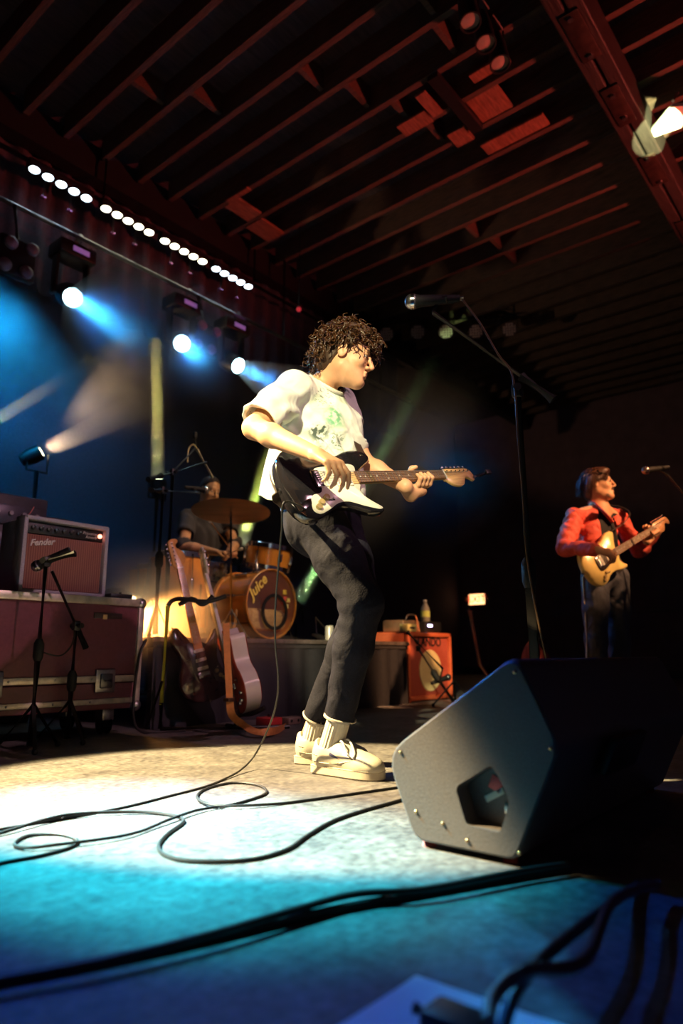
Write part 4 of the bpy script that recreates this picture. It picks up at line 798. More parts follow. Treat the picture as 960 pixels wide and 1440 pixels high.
def guitar(name, lab, mtx, body_pts, body_m, thick=0.045, guard=None, guard_m=None, neck_m=maple, board_m=rosewood, nut=0.80, bridge=0.152, heel=0.30, side_m=None, head='six', pick=((0.19, 0), (0.24, 0), (0.295, 0)), head_m=None, knobs=((0.155, -0.085), (0.125, -0.105), (0.105, -0.125)), hoffset=0.0):
    t = thing(name, lab, 'guitar', mtx.to_translation(), mtx.to_euler())
    ol = outline(body_pts)
    b = MB().prism(ol, (0, 0, -thick), EX, EY, EZ, thick, 0.006).build('body', body_m, t, angle=50)
    if side_m is not None:
        ring = MB(); n = len(ol); vs = []
        for h in (-thick + 0.007, -0.007):
            for i in range(n):
                a, c = V((*ol[i - 1], 0)), V((*ol[(i + 1) % n], 0)); tt = (c - a).normalized(); vs.append((ol[i][0] + tt.y * 0.0012 * (1 if True else -1), ol[i][1] - tt.x * 0.0012, h))
        area = sum(ol[i - 1][0] * ol[i][1] - ol[i][0] * ol[i - 1][1] for i in range(n))
        if area < 0: vs = [(2 * ol[k % n][0] - v[0], 2 * ol[k % n][1] - v[1], v[2]) for k, v in enumerate(vs)]
        ring.add(vs, [(i, (i + 1) % n, n + (i + 1) % n, n + i) for i in range(n)]); ring.build('side_band', side_m, t, angle=60)
    if guard: MB().prism(outline(guard, 4), (0, 0, 0.0004), EX, EY, EZ, 0.0028, 0.001).build('pickguard', guard_m or cream, t, angle=50)
    for (x, y) in pick:
        p_ = MB().rbox((x, y, 0.006), (0.02, 0.072, 0.010), 0.004).build('pickup', cream if guard else chrome, t)
        for k in range(6): MB().cyl((x, y - 0.026 + 0.0104 * k, 0.010), (x, y - 0.026 + 0.0104 * k, 0.0122), 0.0026, n=8).build('pole_piece', steel, p_)
    br_ = MB().rbox((bridge, 0, 0.007), (0.034, 0.078, 0.012), 0.004).build('bridge', chrome, t)
    for k in range(6): MB().rbox((bridge + 0.004, -0.026 + 0.0104 * k, 0.014), (0.02, 0.008, 0.006), 0.002).build('saddle', steel, br_)
    for (x, y) in knobs: MB().lathe([(0.0125, 0.002), (0.0115, 0.014), (0.0, 0.0155)], (x, y, 0.0), EZ, 16).build('knob', M('aged_knob', (0.45, 0.33, 0.14), 0.35) if guard else chrome, t)
    MB().rbox((0.175, -0.095, 0.004), (0.03, 0.006, 0.003), 0.001).build('switch_slot', black, t)
    MB().cyl((0.175, -0.095, 0.003), (0.178, -0.095, 0.016), 0.003, n=8).build('switch_lever', cream, t)
    # neck: half-round back, tapering
    nk = MB(); k = 12; rows = []
    for x, w, dpt in ((heel, 0.056, 0.022), (heel + 0.07, 0.0545, 0.020), (nut - 0.02, 0.043, 0.018), (nut + 0.005, 0.042, 0.017)):
        for i in range(k + 1): q = PI * i / k; nk.v.append((x, -w / 2 * math.cos(q), 0.006 - dpt * math.sin(q) ** 0.8))
    for r_ in range(3):
        for i in range(k): a = r_ * (k + 1) + i; nk.f.append((a, a + 1, a + k + 2, a + k + 1))
        nk.f.append((r_ * (k + 1), (r_ + 1) * (k + 1), (r_ + 1) * (k + 1) + k, r_ * (k + 1) + k))
    nk.f += [tuple(range(k + 1)), tuple(3 * (k + 1) + i for i in range(k + 1))]
    ne = nk.build('neck', neck_m, t, angle=60)
    bend = bridge + (nut - bridge) * 0.2806
    fb = MB(); fb.add([(bend, -0.028, 0.006), (bend, 0.028, 0.006), (nut, 0.021, 0.006), (nut, -0.021, 0.006), (bend, -0.027, 0.0125), (bend, 0.027, 0.0125), (nut, 0.0205, 0.0125), (nut, -0.0205, 0.0125)], [(0, 1, 2, 3), (7, 6, 5, 4), (0, 4, 5, 1), (1, 5, 6, 2), (2, 6, 7, 3), (3, 7, 4, 0)])
    fbo = fb.build('fretboard', board_m, t, smooth=False)
    fr_ = MB(); dm = MB()
    for f in range(1, 22):
        x = nut - (nut - bridge) * (1 - 2 ** (-f / 12)); wd = 0.0405 + (0.054 - 0.0405) * (nut - x) / (nut - bend); fr_.box((x, 0, 0.0132), (0.0022, wd, 0.0018))
        if f in (3, 5, 7, 9, 12, 15, 17, 19, 21):
            x2 = nut - (nut - bridge) * (1 - 2 ** (-(f - 0.5) / 12))
            for yy in ((-0.012, 0.012) if f == 12 else (0,)): dm.cyl((x2, yy, 0.0124), (x2, yy, 0.0131), 0.0032, n=10)
    fr_.build('frets', steel, fbo, smooth=False)['kind'] = 'stuff'; dm.build('inlay_dots', cream, fbo)['kind'] = 'stuff'
    MB().box((nut + 0.002, 0, 0.012), (0.004, 0.043, 0.008)).build('nut', white, fbo, smooth=False)
    if head == 'six':
        hp_ = [(0.0, -0.021), (0.012, -0.026), (0.035, -0.047), (0.07, -0.056), (0.098, -0.05), (0.115, -0.03), (0.13, -0.012), (0.15, -0.014), (0.168, -0.03), (0.182, -0.022), (0.186, 0.0), (0.178, 0.026), (0.155, 0.037), (0.09, 0.036), (0.03, 0.035), (0.008, 0.026), (0.0, 0.021)]
    else:
        hp_ = [(0.0, -0.021), (0.02, -0.03), (0.05, -0.04), (0.13, -0.043), (0.165, -0.036), (0.17, -0.01), (0.16, 0.0), (0.17, 0.01), (0.165, 0.036), (0.13, 0.043), (0.05, 0.04), (0.02, 0.03), (0.0, 0.021)]
    hs = MB().prism(outline(hp_, 4), (nut, 0, -0.012 - hoffset), EX, EY, EZ, 0.014, 0.002).build('headstock', head_m or neck_m, t, angle=50)
    st = MB()
    for k in range(6):
        ys = -0.017 + 0.0068 * k; yb = -0.026 + 0.0104 * k
        if head == 'six':
            px_ = nut + 0.028 + 0.0255 * (5 - k) ; py_ = 0.022 - 0.002 * k if False else 0.018; kn = (px_, 0.048, -0.007)
        else:
            sgn = -1 if k < 3 else 1; j = k if k < 3 else 5 - k; px_ = nut + 0.04 + 0.045 * (2 - j if k < 3 else 2 - j) ; py_ = sgn * 0.024; kn = (px_, sgn * 0.058, -0.007)
        st.tube([(bridge, yb, 0.017), (nut + 0.002, ys, 0.0165), (px_, py_, 0.006)], 0.0008 + 0.00012 * k, 5)
        tu = MB().cyl((px_, py_, 0.0), (px_, py_, 0.012), 0.0038, n=10).build('tuner_post', chrome, hs)
        MB().cyl((px_, py_, -0.008), (kn[0], kn[1] * 0.86, -0.007), 0.003, n=6).rbox(kn, (0.013, 0.010, 0.016), 0.003).build('tuner_key', chrome, hs)
    st.build('strings', M('string_steel', (0.7, 0.65, 0.55), 0.3, 0.9, var=0), t)['kind'] = 'stuff'
    for p, n in (((0.0, -0.02, -thick / 2), (-1, 0, 0)), ((body_pts[11][0] if guard is GUARD else 0.39, body_pts[11][1] if guard is GUARD else 0.14, -thick / 2), (0.6, 0.6, 0))): MB().lathe([(0.004, 0), (0.004, 0.008), (0.008, 0.012), (0, 0.013)], p, n, 10).build('strap_button', chrome, t)
    return t
# main guitar worn by the guitarist in the white shirt
gx = V((math.cos(R(10)) * math.cos(R(-15)), math.cos(R(10)) * math.sin(R(-15)), math.sin(R(10))))
gn = V((-0.259, -0.966, 0)) * math.cos(R(27)) + V((0, 0, 1)) * math.sin(R(27))
GN = V((2.43, 1.457, 1.164)); GM = mat_from(GN - gx * 0.80, gx, gn)
sparkle = M('black_sparkle_lacquer', (0.012, 0.011, 0.014), 0.10, var=0.6, scale=300, coat=0.8, bump=0.02)
G1 = guitar('electric_guitar', 'black electric guitar with cream pickguard worn by the curly-haired guitarist', GM, STRAT, sparkle, guard=GUARD, guard_m=M('mint_guard', (0.80, 0.80, 0.66), 0.3, var=0.04))
jk = MB().rbox((0.065, -0.105, 0.001), (0.055, 0.026, 0.004), 0.002, Matrix.Rotation(0.5, 3, 'Z')).build('jack_plate', chrome, G1)
# clip-on tuner at the head
MB().tube([(0.975, -0.015, 0.006), (0.995, -0.02, 0.02), (1.02, -0.02, 0.035)], 0.006, 8).rbox((1.03, -0.02, 0.045), (0.03, 0.025, 0.012), 0.004).build('clip_tuner', black, G1)
def gpt(x, y, z): return GM @ V((x, y, z))

# resting guitars on the floor stand
gsb = V((2.50, 3.16, 0))
gs = wthing('guitar_stand', 'black guitar stand with yellow-taped upright holding two guitars', 'stand', gsb)
tp = PD(236, 852, 4.02); bt = V((tp.x - 0.01, tp.y, 0.012))
MB().cyl(bt + V((0, 0, 0.13)), tp, 0.0125, n=12).build('taped_upright', M('yellow_tape', (0.75, 0.85, 0.10), 0.45, var=0.08), gs); gs.children[-1]['label'] = 'yellow taped upright tube'
MB().cyl(bt, bt + V((0, 0, 0.14)), 0.013, n=12).build('upright_foot', stand_black, gs)
MB().tube(catmull([tp, tp + V((0.02, -0.01, 0.03)), PD(255, 842, 3.99), PD(290, 846, 3.98), PD(318, 838, 3.99)], 5), 0.013, 10).build('neck_yoke', rubber, gs)
MB().tube(catmull([PD(252, 850, 4.0), PD(270, 842, 3.985), PD(285, 850, 3.98), PD(300, 838, 3.985)], 5), 0.014, 10).build('yoke_padding', rubber, gs)
MB().tube([bt, V((2.80, 2.98, 0.012)), V((2.98, 2.86, 0.012))], 0.012, 8).build('base_rail', stand_black, gs)
MB().tube([V((2.80, 3.2, 0.012)), V((2.82, 2.8, 0.012))], 0.012, 8).build('cross_foot', stand_black, gs)
MB().tube(catmull([(2.74, 3.05, 0.012), (2.74, 3.03, 0.08), (2.76, 2.94, 0.095), (2.78, 2.86, 0.13)], 5), 0.014, 8).build('body_cradle', rubber, gs)
MB().tube([bt + V((-0.06, 0.05, 0)), bt + V((0, 0, 0.26))], 0.010, 8).build('rear_brace', stand_black, gs)
white_gloss = M('white_lacquer', (0.80, 0.74, 0.68), 0.2, var=0.04, coat=0.4); red_top = M('cherry_top', (0.42, 0.07, 0.04), 0.15, var=0.15, coat=0.5)
# white single-cut seen from behind-side; neck leans left in the stand
a = PD(352, 992, 4.05); b = PD(279, 762, 4.10); a = PD(338, 1003, 4.0)
gd = (b - a).normalized()
G2M = mat_from(a, gd, V((-0.81, 0.43, 0.05)))
G2 = guitar('electric_guitar', 'cream-sided single-cutaway guitar with white neck resting on the floor stand', G2M, SINGLE, red_top, thick=0.10, side_m=white_gloss, neck_m=white_gloss, nut=0.83, bridge=0.15, heel=0.40, head='three', pick=((0.22, 0), (0.38, 0)), head_m=white_gloss, knobs=((0.06, -0.10), (0.10, -0.12), (0.05, -0.06)), board_m=M('grey_board', (0.62, 0.60, 0.56), 0.3, var=0.06))
# binding bands on the white guitar
a2 = PD(295, 985, 4.13); b2 = PD(250, 790, 4.10)
G3M = mat_from(a2, (b2 - a2), V((-0.2, -0.9, 0.3)))
G3 = guitar('electric_guitar', 'sunburst guitar with amber maple neck leaning behind the white-necked guitar', G3M, STRAT, M('sunburst', (0.05, 0.018, 0.014), 0.15, var=0.3, coat=0.6), guard=GUARD, guard_m=M('dark_guard', (0.06, 0.04, 0.04), 0.3), neck_m=M('amber_maple', (0.75, 0.36, 0.12), 0.25, var=0.1), board_m=M('amber_board', (0.55, 0.25, 0.09), 0.3), nut=0.80)
# straps
strap_m = M('orange_suede', (0.80, 0.32, 0.10), 0.6, var=0.12, scale=40)
def ribbon(name, pts, w, m, parent=None, wdir=None, th=0.003, n=6):
    c = catmull(pts, n); vs = []; fs = []
    for i, p in enumerate(c):
        t_ = (c[min(i + 1, len(c) - 1)] - c[max(i - 1, 0)]).normalized(); s_ = V(wdir(i / (len(c) - 1))) if wdir else V((1, 0, 0))
        s_ = (s_ - t_ * s_.dot(t_)).normalized(); u_ = t_.cross(s_)
        vs += [p + s_ * w / 2 + u_ * th / 2, p - s_ * w / 2 + u_ * th / 2, p - s_ * w / 2 - u_ * th / 2, p + s_ * w / 2 - u_ * th / 2]
        if i: a = 4 * i; fs += [(a - 4 + k, a - 4 + (k + 1) % 4, a + (k + 1) % 4, a + k) for k in range(4)]
    fs += [(3, 2, 1, 0), tuple(len(vs) - 4 + k for k in range(4))]
    return MB().add(vs, fs).build(name, m, parent, angle=60)
sl_ = wthing('guitar_strap', 'orange suede strap hanging from the resting guitars down to the floor', 'strap', PZ(345, 1030))
camr = V((math.cos(YAW), -math.sin(YAW), 0))
ribbon('strap_band', [PD(318, 876, 3.93), PD(319, 910, 3.86), PD(321, 950, 3.82), PD(323, 985, 3.80)], 0.036, strap_m, sl_, lambda t: camr)
ribbon('strap_band', [PD(323, 985, 3.80), PD(326, 1005, 3.80), PD(340, 1018, 3.85), PZ(360, 1029, 0.032), PZ(385, 1028, 0.028), PZ(402, 1022, 0.004)], 0.04, strap_m, sl_, lambda t: camr.lerp(V((0.77 * 0.6, 0.64 * 0.6, 0.6)), t))
MB().rbox(PD(322, 984, 3.80), (0.045, 0.045, 0.02), 0.004).build('buckle', M('dark_buckle', (0.2, 0.12, 0.08), 0.3, 0.8), sl_)
pn = wthing('pedal_box', 'red pedal box on the floor beside the strap end', 'pedal', PZ(385, 1022)); c = PZ(378, 1022)
MB().rbox(c + V((0, 0, 0.028)), (0.10, 0.13, 0.055), 0.008).build('casing', M('red_pedal', (0.65, 0.05, 0.05), 0.35, var=0.05), pn); MB().cyl(c + V((0, -0.03, 0.055)), c + V((0, -0.03, 0.068)), 0.011).build('foot_switch', chrome, pn); MB().cyl(c + V((0.025, 0.03, 0.055)), c + V((0.025, 0.03, 0.07)), 0.009).build('knob', black, pn)
c = PZ(408, 1018); pn = wthing('pedal_box', 'brown metal pedal box behind the white sneakers', 'pedal', c)
MB().rbox(c + V((0, 0, 0.022)), (0.11, 0.08, 0.042), 0.006).build('casing', M('tan_pedal', (0.42, 0.30, 0.24), 0.4, 0.3), pn)
for k in (-0.03, 0.03): MB().cyl(c + V((k, -0.042, 0.022)), c + V((k, -0.038, 0.022)), 0.009).build('jack_socket', black, pn)

# ================================================================ cables
LAID = []                                                            # centre points and radii of cables already laid
def cable(lab, pts, r=0.0036, m=rubber, name='cable', n=6, group=None):
    c = catmull(pts, n); d = []
    for k, p in enumerate(c[:-1]):                                     # resample finely, so a cable can climb over another
        q = c[k + 1]; st = max(1, int((q - p).length / 0.012)); d += [p.lerp(q, u / st) for u in range(st)]
    d.append(c[-1]); lift = [0.0] * len(d)
    for k, p in enumerate(d):
        for (o, ro, own) in LAID:
            h = math.hypot(p.x - o.x, p.y - o.y)
            if h < 4 * (r + ro) and abs(p.z - o.z) < 3 * (r + ro): lift[k] = max(lift[k], max(0.0, o.z + (r + ro) * 1.0 - p.z) * min(1.0, max(0.0, 2.0 - h / (1.6 * (r + ro)))))
        for kk in range(0, k - 25):                                    # its own coils
            o = d[kk]; h = math.hypot(p.x - o.x, p.y - o.y)
            if h < 6 * r and abs(p.z - o.z) < 4 * r: lift[k] = max(lift[k], max(0.0, o.z + lift[kk] + 2 * r - p.z) * min(1.0, max(0.0, 2.0 - h / (3.2 * r))))
    wide = [max(lift[max(0, k - 3):k + 4]) for k in range(len(d))]; lift = [sum(wide[max(0, k - 7):k + 8]) / len(wide[max(0, k - 7):k + 8]) for k in range(len(d))]
    d = [p + V((0, 0, z)) for p, z in zip(d, lift)]
    LAID.extend((p, r, 0) for p in d)
    return tag(MB().tube(d, r, 7).build(name, m), lab, 'cable', group)
def fl(lst, r=0.0036): return [PZ(x, y, r) for x, y in lst]
jack = gpt(0.055, -0.125, -0.004)
hang = [jack, PD(400, 706, 2.13), PD(396, 745, 2.18), PD(391, 800, 2.26), PD(387, 855, 2.34), PD(387, 905, 2.42), PD(391, 950, 2.50), PD(389, 985, 2.56), PD(378, 1022, 2.62)]
hang += [PZ(358, 1062, 0.05) , PZ(338, 1083, 0.012)] + fl([(312, 1097), (285, 1107), (235, 1120), (175, 1135), (90, 1151), (0, 1166), (-60, 1178)])
cable('thin cable hanging from the black guitar and running off along the floor', hang, 0.0034)
cable('dark cable making a wide open bend on the lit floor', fl([(-60, 1186), (0, 1173), (87, 1151), (175, 1143), (233, 1145), (258, 1154), (235, 1173), (223, 1189), (233, 1203), (274, 1211), (350, 1209), (402, 1195), (432, 1175), (467, 1155), (507, 1141), (557, 1127), (610, 1112)], 0.0045), 0.0045)
cable('dark cable with two small coils on the lit floor', fl([(-60, 1232), (0, 1214), (58, 1203), (100, 1191), (108, 1181), (82, 1173), (40, 1175), (20, 1187), (40, 1194), (95, 1189), (175, 1177), (233, 1157), (280, 1141), (340, 1128), (374, 1115), (362, 1104), (325, 1101), (288, 1110), (277, 1122), (296, 1134), (344, 1135), (420, 1127), (548, 1109), (600, 1102)], 0.004), 0.004)
thick = M('thick_black_rubber', (0.02, 0.018, 0.018), 0.5)
cable('thick black cable stretched across the foreground floor', fl([(-40, 1386), (0, 1378), (150, 1350), (300, 1318), (450, 1283), (600, 1255), (745, 1230), (800, 1222)], 0.007), 0.007, thick, group='foreground cables')
cable('second black cable twisting alongside the stretched foreground cable', fl([(-40, 1400), (0, 1391), (150, 1363), (300, 1327), (420, 1291), (500, 1270), (600, 1262), (735, 1236), (800, 1226)], 0.006), 0.006, thick, group='foreground cables')
def flz(l): return [PZ(x, y, z) for x, y, z in l]
cable('black cable looping up from the floor monitor over the white paper', flz([(900, 1243, 0.008), (880, 1256, 0.02), (835, 1290, 0.05), (790, 1325, 0.06), (748, 1362, 0.06), (720, 1405, 0.05), (706, 1450, 0.03), (690, 1500, 0.01)]), 0.008, thick, group='foreground loops')
cable('reddish black cable arching beside the white paper at the stage edge', flz([(925, 1262, 0.008), (895, 1276, 0.02), (862, 1308, 0.03), (845, 1348, 0.03), (826, 1398, 0.025), (792, 1428, 0.02), (745, 1450, 0.012), (700, 1480, 0.008), (690, 1520, 0.008)]), 0.008, M('red_black_rubber', (0.06, 0.022, 0.02), 0.5), group='foreground loops')
cable('thin black lead sagging between two stands at the flight case', [PD(62, 918, 3.21), PD(85, 922, 3.32), PD(100, 908, 3.44), PD(106, 888, 3.49)], 0.004)
cable('thick lead drooping from the flight case side toward the platform', [V((2.28, 3.40, 0.42)), V((2.30, 3.33, 0.50)), V((2.24, 3.30, 0.40)), V((2.22, 3.29, 0.10)), V((2.30, 3.28, 0.006)), V((2.5, 3.2, 0.006))], 0.008)
# white sheet in the foreground
sheet('set_list', 'white set list sheet under the foreground cable loop at the stage edge', [(0.642, 0.582, 0), (0.858, 0.580, 0), (0.858, 0.30, 0), (0.642, 0.30, 0)], 0.0016, 0.004)
cbx = PZ(640, 1440, 0.018)
t = wthing('cable_box', 'small black connector box lying on the foreground white sheet', 'box', V((cbx.x, cbx.y, 0.004))); MB().rbox(cbx, (0.05, 0.07, 0.028), 0.006).build('casing', black, t); MB().cyl(cbx + V((0, 0.033, 0)), cbx + V((0, 0.055, 0)), 0.007).build('strain_relief', rubber, t)
# ================================================================ people: smooth blended bodies meshed with surface nets
class SDF:
    def __init__(s, h): s.h = h; s.ops = []
    def cone(s, a, b, ra, rb=None, k=0.02, cut=False): s.ops.append(('c', np.array(a, float), np.array(b, float), ra, ra if rb is None else rb, k, cut)); return s
    def chain(s, pts, rs, k=0.02):
        for i in range(len(pts) - 1): s.cone(pts[i], pts[i + 1], rs[i], rs[i + 1], k)
        return s
    def ell(s, c, r, ax=None, k=0.02, cut=False):
        A = np.eye(3) if ax is None else np.array([list(q) for q in ax], float); s.ops.append(('e', np.array(c, float), np.array(r, float), A, k, cut)); return s
    def plane(s, p, n, rad, k=0.0): s.ops.append(('p', np.array(p, float), np.array(V(n).normalized()[:], float), rad, k)); return s
    def field(s, disp=None):
        lo = np.full(3, 1e9); hi = -lo; h = s.h
        for o in s.ops:
            if o[0] == 'c' and not o[6]: r = max(o[3], o[4]); lo = np.minimum(lo, np.minimum(o[1], o[2]) - r); hi = np.maximum(hi, np.maximum(o[1], o[2]) + r)
            if o[0] == 'e' and not o[5]: r = max(o[2]); lo = np.minimum(lo, o[1] - r); hi = np.maximum(hi, o[1] + r)
        lo -= 5 * h; hi += 5 * h; n = np.ceil((hi - lo) / h).astype(int) + 1
        F = np.full(n, 0.5, np.float32); ax = [lo[i] + h * np.arange(n[i]) for i in range(3)]
        for o in s.ops:
            if o[0] == 'c': r = max(o[3], o[4]) + o[5] + 4 * h; a = np.minimum(o[1], o[2]) - r; b = np.maximum(o[1], o[2]) + r
            elif o[0] == 'e': r = max(o[2]) + o[4] + 4 * h; a = o[1] - r; b = o[1] + r
            else: a = o[1] - o[3]; b = o[1] + o[3]
            i0 = np.clip(np.floor((a - lo) / h).astype(int), 0, n); i1 = np.clip(np.ceil((b - lo) / h).astype(int) + 1, 0, n)
            if np.any(i1 <= i0): continue
            sl = tuple(slice(i0[i], i1[i]) for i in range(3))
            X = ax[0][sl[0]][:, None, None]; Y = ax[1][sl[1]][None, :, None]; Z = ax[2][sl[2]][None, None, :]
            cut = False
            if o[0] == 'c':
                A, B = o[1], o[2]; d = B - A; L2 = max(d @ d, 1e-12)
                t = np.clip(((X - A[0]) * d[0] + (Y - A[1]) * d[1] + (Z - A[2]) * d[2]) / L2, 0, 1)
                D = np.sqrt((X - A[0] - d[0] * t) ** 2 + (Y - A[1] - d[1] * t) ** 2 + (Z - A[2] - d[2] * t) ** 2) - (o[3] + (o[4] - o[3]) * t); k = o[5]; cut = o[6]
            elif o[0] == 'e':
                C, r, A = o[1], o[2], o[3]; q = [(X - C[0]) * A[i][0] + (Y - C[1]) * A[i][1] + (Z - C[2]) * A[i][2] for i in range(3)]
                k0 = np.sqrt((q[0] / r[0]) ** 2 + (q[1] / r[1]) ** 2 + (q[2] / r[2]) ** 2); k1 = np.sqrt((q[0] / r[0] ** 2) ** 2 + (q[1] / r[1] ** 2) ** 2 + (q[2] / r[2] ** 2) ** 2)
                D = k0 * (k0 - 1) / np.maximum(k1, 1e-9); k = o[4]; cut = o[5]
            else:
                P, N = o[1], o[2]; D = (X - P[0]) * N[0] + (Y - P[1]) * N[1] + (Z - P[2]) * N[2]; inside = ((X - P[0]) ** 2 + (Y - P[1]) ** 2 + (Z - P[2]) ** 2) < o[3] ** 2
                F[sl] = np.where(inside, np.maximum(F[sl], D), F[sl]); continue
            f = F[sl]; k = max(k, 1e-5)
            if cut: D = -D; hh = np.clip(0.5 - 0.5 * (D - f) / k, 0, 1); F[sl] = D * (1 - hh) + f * hh + k * hh * (1 - hh)
            else: hh = np.clip(0.5 + 0.5 * (D - f) / k, 0, 1); F[sl] = D * (1 - hh) + f * hh - k * hh * (1 - hh)
        if disp is not None:
            I = np.argwhere(np.abs(F) < 0.03); P = lo + I * h; F[I[:, 0], I[:, 1], I[:, 2]] += disp(P).astype(np.float32)
        return F, lo
    def build(s, name, m, parent, disp=None, relax=1, soft=0.5):
        F, lo = s.field(disp); h = s.h; ins = F < 0
        c = ins[:-1, :-1, :-1].astype(np.int8)
        tot = sum(ins[i:F.shape[0] - 1 + i, j:F.shape[1] - 1 + j, l:F.shape[2] - 1 + l].astype(np.int8) for i in (0, 1) for j in (0, 1) for l in (0, 1))
        act = np.argwhere((tot > 0) & (tot < 8)); idx = np.full(tot.shape, -1, np.int32); idx[act[:, 0], act[:, 1], act[:, 2]] = np.arange(len(act))
        acc = np.zeros((len(act), 3)); cnt = np.zeros(len(act))
        co = [(0, 0, 0), (1, 0, 0), (0, 1, 0), (1, 1, 0), (0, 0, 1), (1, 0, 1), (0, 1, 1), (1, 1, 1)]
        val = [F[act[:, 0] + q[0], act[:, 1] + q[1], act[:, 2] + q[2]].astype(float) for q in co]
        for a, b in ((0, 1), (2, 3), (4, 5), (6, 7), (0, 2), (1, 3), (4, 6), (5, 7), (0, 4), (1, 5), (2, 6), (3, 7)):
            va, vb = val[a], val[b]; msk = (va < 0) != (vb < 0); t = np.where(msk, va / np.where(msk, va - vb, 1), 0)
            pa = np.array(co[a], float); pb = np.array(co[b], float); acc += np.where(msk[:, None], pa + (pb - pa) * t[:, None], 0); cnt += msk
        P = lo + (act + acc / cnt[:, None]) * h
        quads = []
        for axn in range(3):
            o1, o2 = [(1, 2), (2, 0), (0, 1)][axn]
            s0 = [slice(1, -1)] * 3; s1 = [slice(1, -1)] * 3; s0[axn] = slice(0, -1); s1[axn] = slice(1, None)
            A = ins[tuple(s0)]; B = ins[tuple(s1)]; E = np.argwhere(A != B); sg = A[E[:, 0], E[:, 1], E[:, 2]]
            off = np.ones(3, int); off[axn] = 0; E = E + off
            def cell(d1, d2): q = E.copy(); q[:, o1] -= d1; q[:, o2] -= d2; return idx[q[:, 0], q[:, 1], q[:, 2]]
            q = np.stack([cell(1, 1), cell(0, 1), cell(0, 0), cell(1, 0)], 1); q[~sg] = q[~sg][:, ::-1]; quads.append(q)
        Q = np.concatenate(quads)
        for _ in range(relax):                                         # light Laplacian smoothing
            S = np.zeros_like(P); C = np.zeros(len(P))
            for a in range(4):
                i, j = Q[:, a], Q[:, (a + 1) % 4]; np.add.at(S, i, P[j]); np.add.at(S, j, P[i]); np.add.at(C, i, 1); np.add.at(C, j, 1)
            P = (1 - soft) * P + soft * S / np.maximum(C, 1)[:, None]
        me = bpy.data.meshes.new(name); me.vertices.add(len(P)); me.vertices.foreach_set('co', P.ravel())
        me.loops.add(Q.size); me.loops.foreach_set('vertex_index', Q.ravel().astype(np.int32)); me.polygons.add(len(Q))
        me.polygons.foreach_set('loop_start', np.arange(0, Q.size, 4, dtype=np.int32)); me.polygons.foreach_set('use_smooth', np.ones(len(Q), bool))
        me.update(calc_edges=True); me.validate(); me.materials.append(m)
        o = bpy.data.objects.new(name, me); COL.objects.link(o); attach(o, parent); return o
def unit(v): return V(v).normalized()
def tocam_(): return V((-math.sin(YAW), -math.cos(YAW), 0))
def head_frame(c, fwd, up): f = unit(fwd); u = unit(V(up) - f * V(up).dot(f)); l = u.cross(f); return lambda a, b, d: V(c) + f * a + l * b + u * d, f, l, u
def add_head(S, c, fwd, up, neck, sc=1.0, nr=0.055):
    H, f, l, u = head_frame(c, fwd, up); z = sc
    P = lambda a, b, d: H(a * z, b * z, d * z); ax = (f, l, u)
    S.ell(P(-0.012, 0, 0.035), (0.098 * z, 0.077 * z, 0.088 * z), ax, 0.03)
    S.ell(P(0.03, 0, -0.03), (0.066 * z, 0.060 * z, 0.085 * z), ax, 0.03)
    S.cone(P(0.0, 0.045, -0.065), P(0.072, 0.012, -0.108), 0.024 * z, 0.018 * z, 0.03); S.cone(P(0.0, -0.045, -0.065), P(0.072, -0.012, -0.108), 0.024 * z, 0.018 * z, 0.03)
    S.ell(P(0.082, 0, -0.105), (0.016 * z, 0.021 * z, 0.015 * z), ax, 0.014)
    S.cone(P(0.030, 0, -0.085), P(0.065, 0, -0.09), 0.045 * z, 0.030 * z, 0.03)
    S.cone(P(0.078, 0.034, 0.026), P(0.084, -0.034, 0.026), 0.013 * z, 0.013 * z, 0.015)
    for sg in (-1, 1):
        S.ell(P(0.098, sg * 0.031, 0.002), (0.016 * z, 0.018 * z, 0.012 * z), ax, 0.012, True)
        S.ell(P(0.060, sg * 0.043, -0.03), (0.026 * z, 0.018 * z, 0.02 * z), ax, 0.02)
        S.ell(P(-0.006, sg * 0.079, -0.012), (0.020 * z, 0.008 * z, 0.032 * z), ax, 0.006)
        S.ell(P(0.004, sg * 0.086, -0.008), (0.008 * z, 0.006 * z, 0.016 * z), ax, 0.004, True)
        S.ell(P(0.101, sg * 0.0115, -0.040), (0.010 * z, 0.008 * z, 0.008 * z), ax, 0.006)
    S.cone(P(0.093, 0, 0.016), P(0.119, 0, -0.030), 0.0075 * z, 0.0095 * z, 0.009); S.ell(P(0.110, 0, -0.037), (0.012 * z, 0.009 * z, 0.007 * z), ax, 0.006)
    S.cone(P(0.099, 0.013, -0.0625), P(0.099, -0.013, -0.0625), 0.0068 * z, 0.0068 * z, 0.005); S.cone(P(0.097, 0.012, -0.0775), P(0.097, -0.012, -0.0775), 0.0075 * z, 0.0075 * z, 0.005)
    S.cone(P(0.106, 0.022, -0.070), P(0.106, -0.022, -0.070), 0.0022 * z, 0.0022 * z, 0.003, True); S.cone(P(0.104, 0.02, -0.090), P(0.104, -0.02, -0.090), 0.007 * z, 0.007 * z, 0.008, True)
    for sg in (-1, 1): S.ell(P(0.077, sg * 0.031, 0.007), (0.0165 * z, 0.0165 * z, 0.0085 * z), ax, 0.004); S.ell(P(0.080, sg * 0.031, -0.010), (0.012 * z, 0.014 * z, 0.004 * z), ax, 0.004)
    S.cone(P(-0.022, 0, -0.05), neck, nr, nr * 1.12, 0.03)
    return H, f, l, u
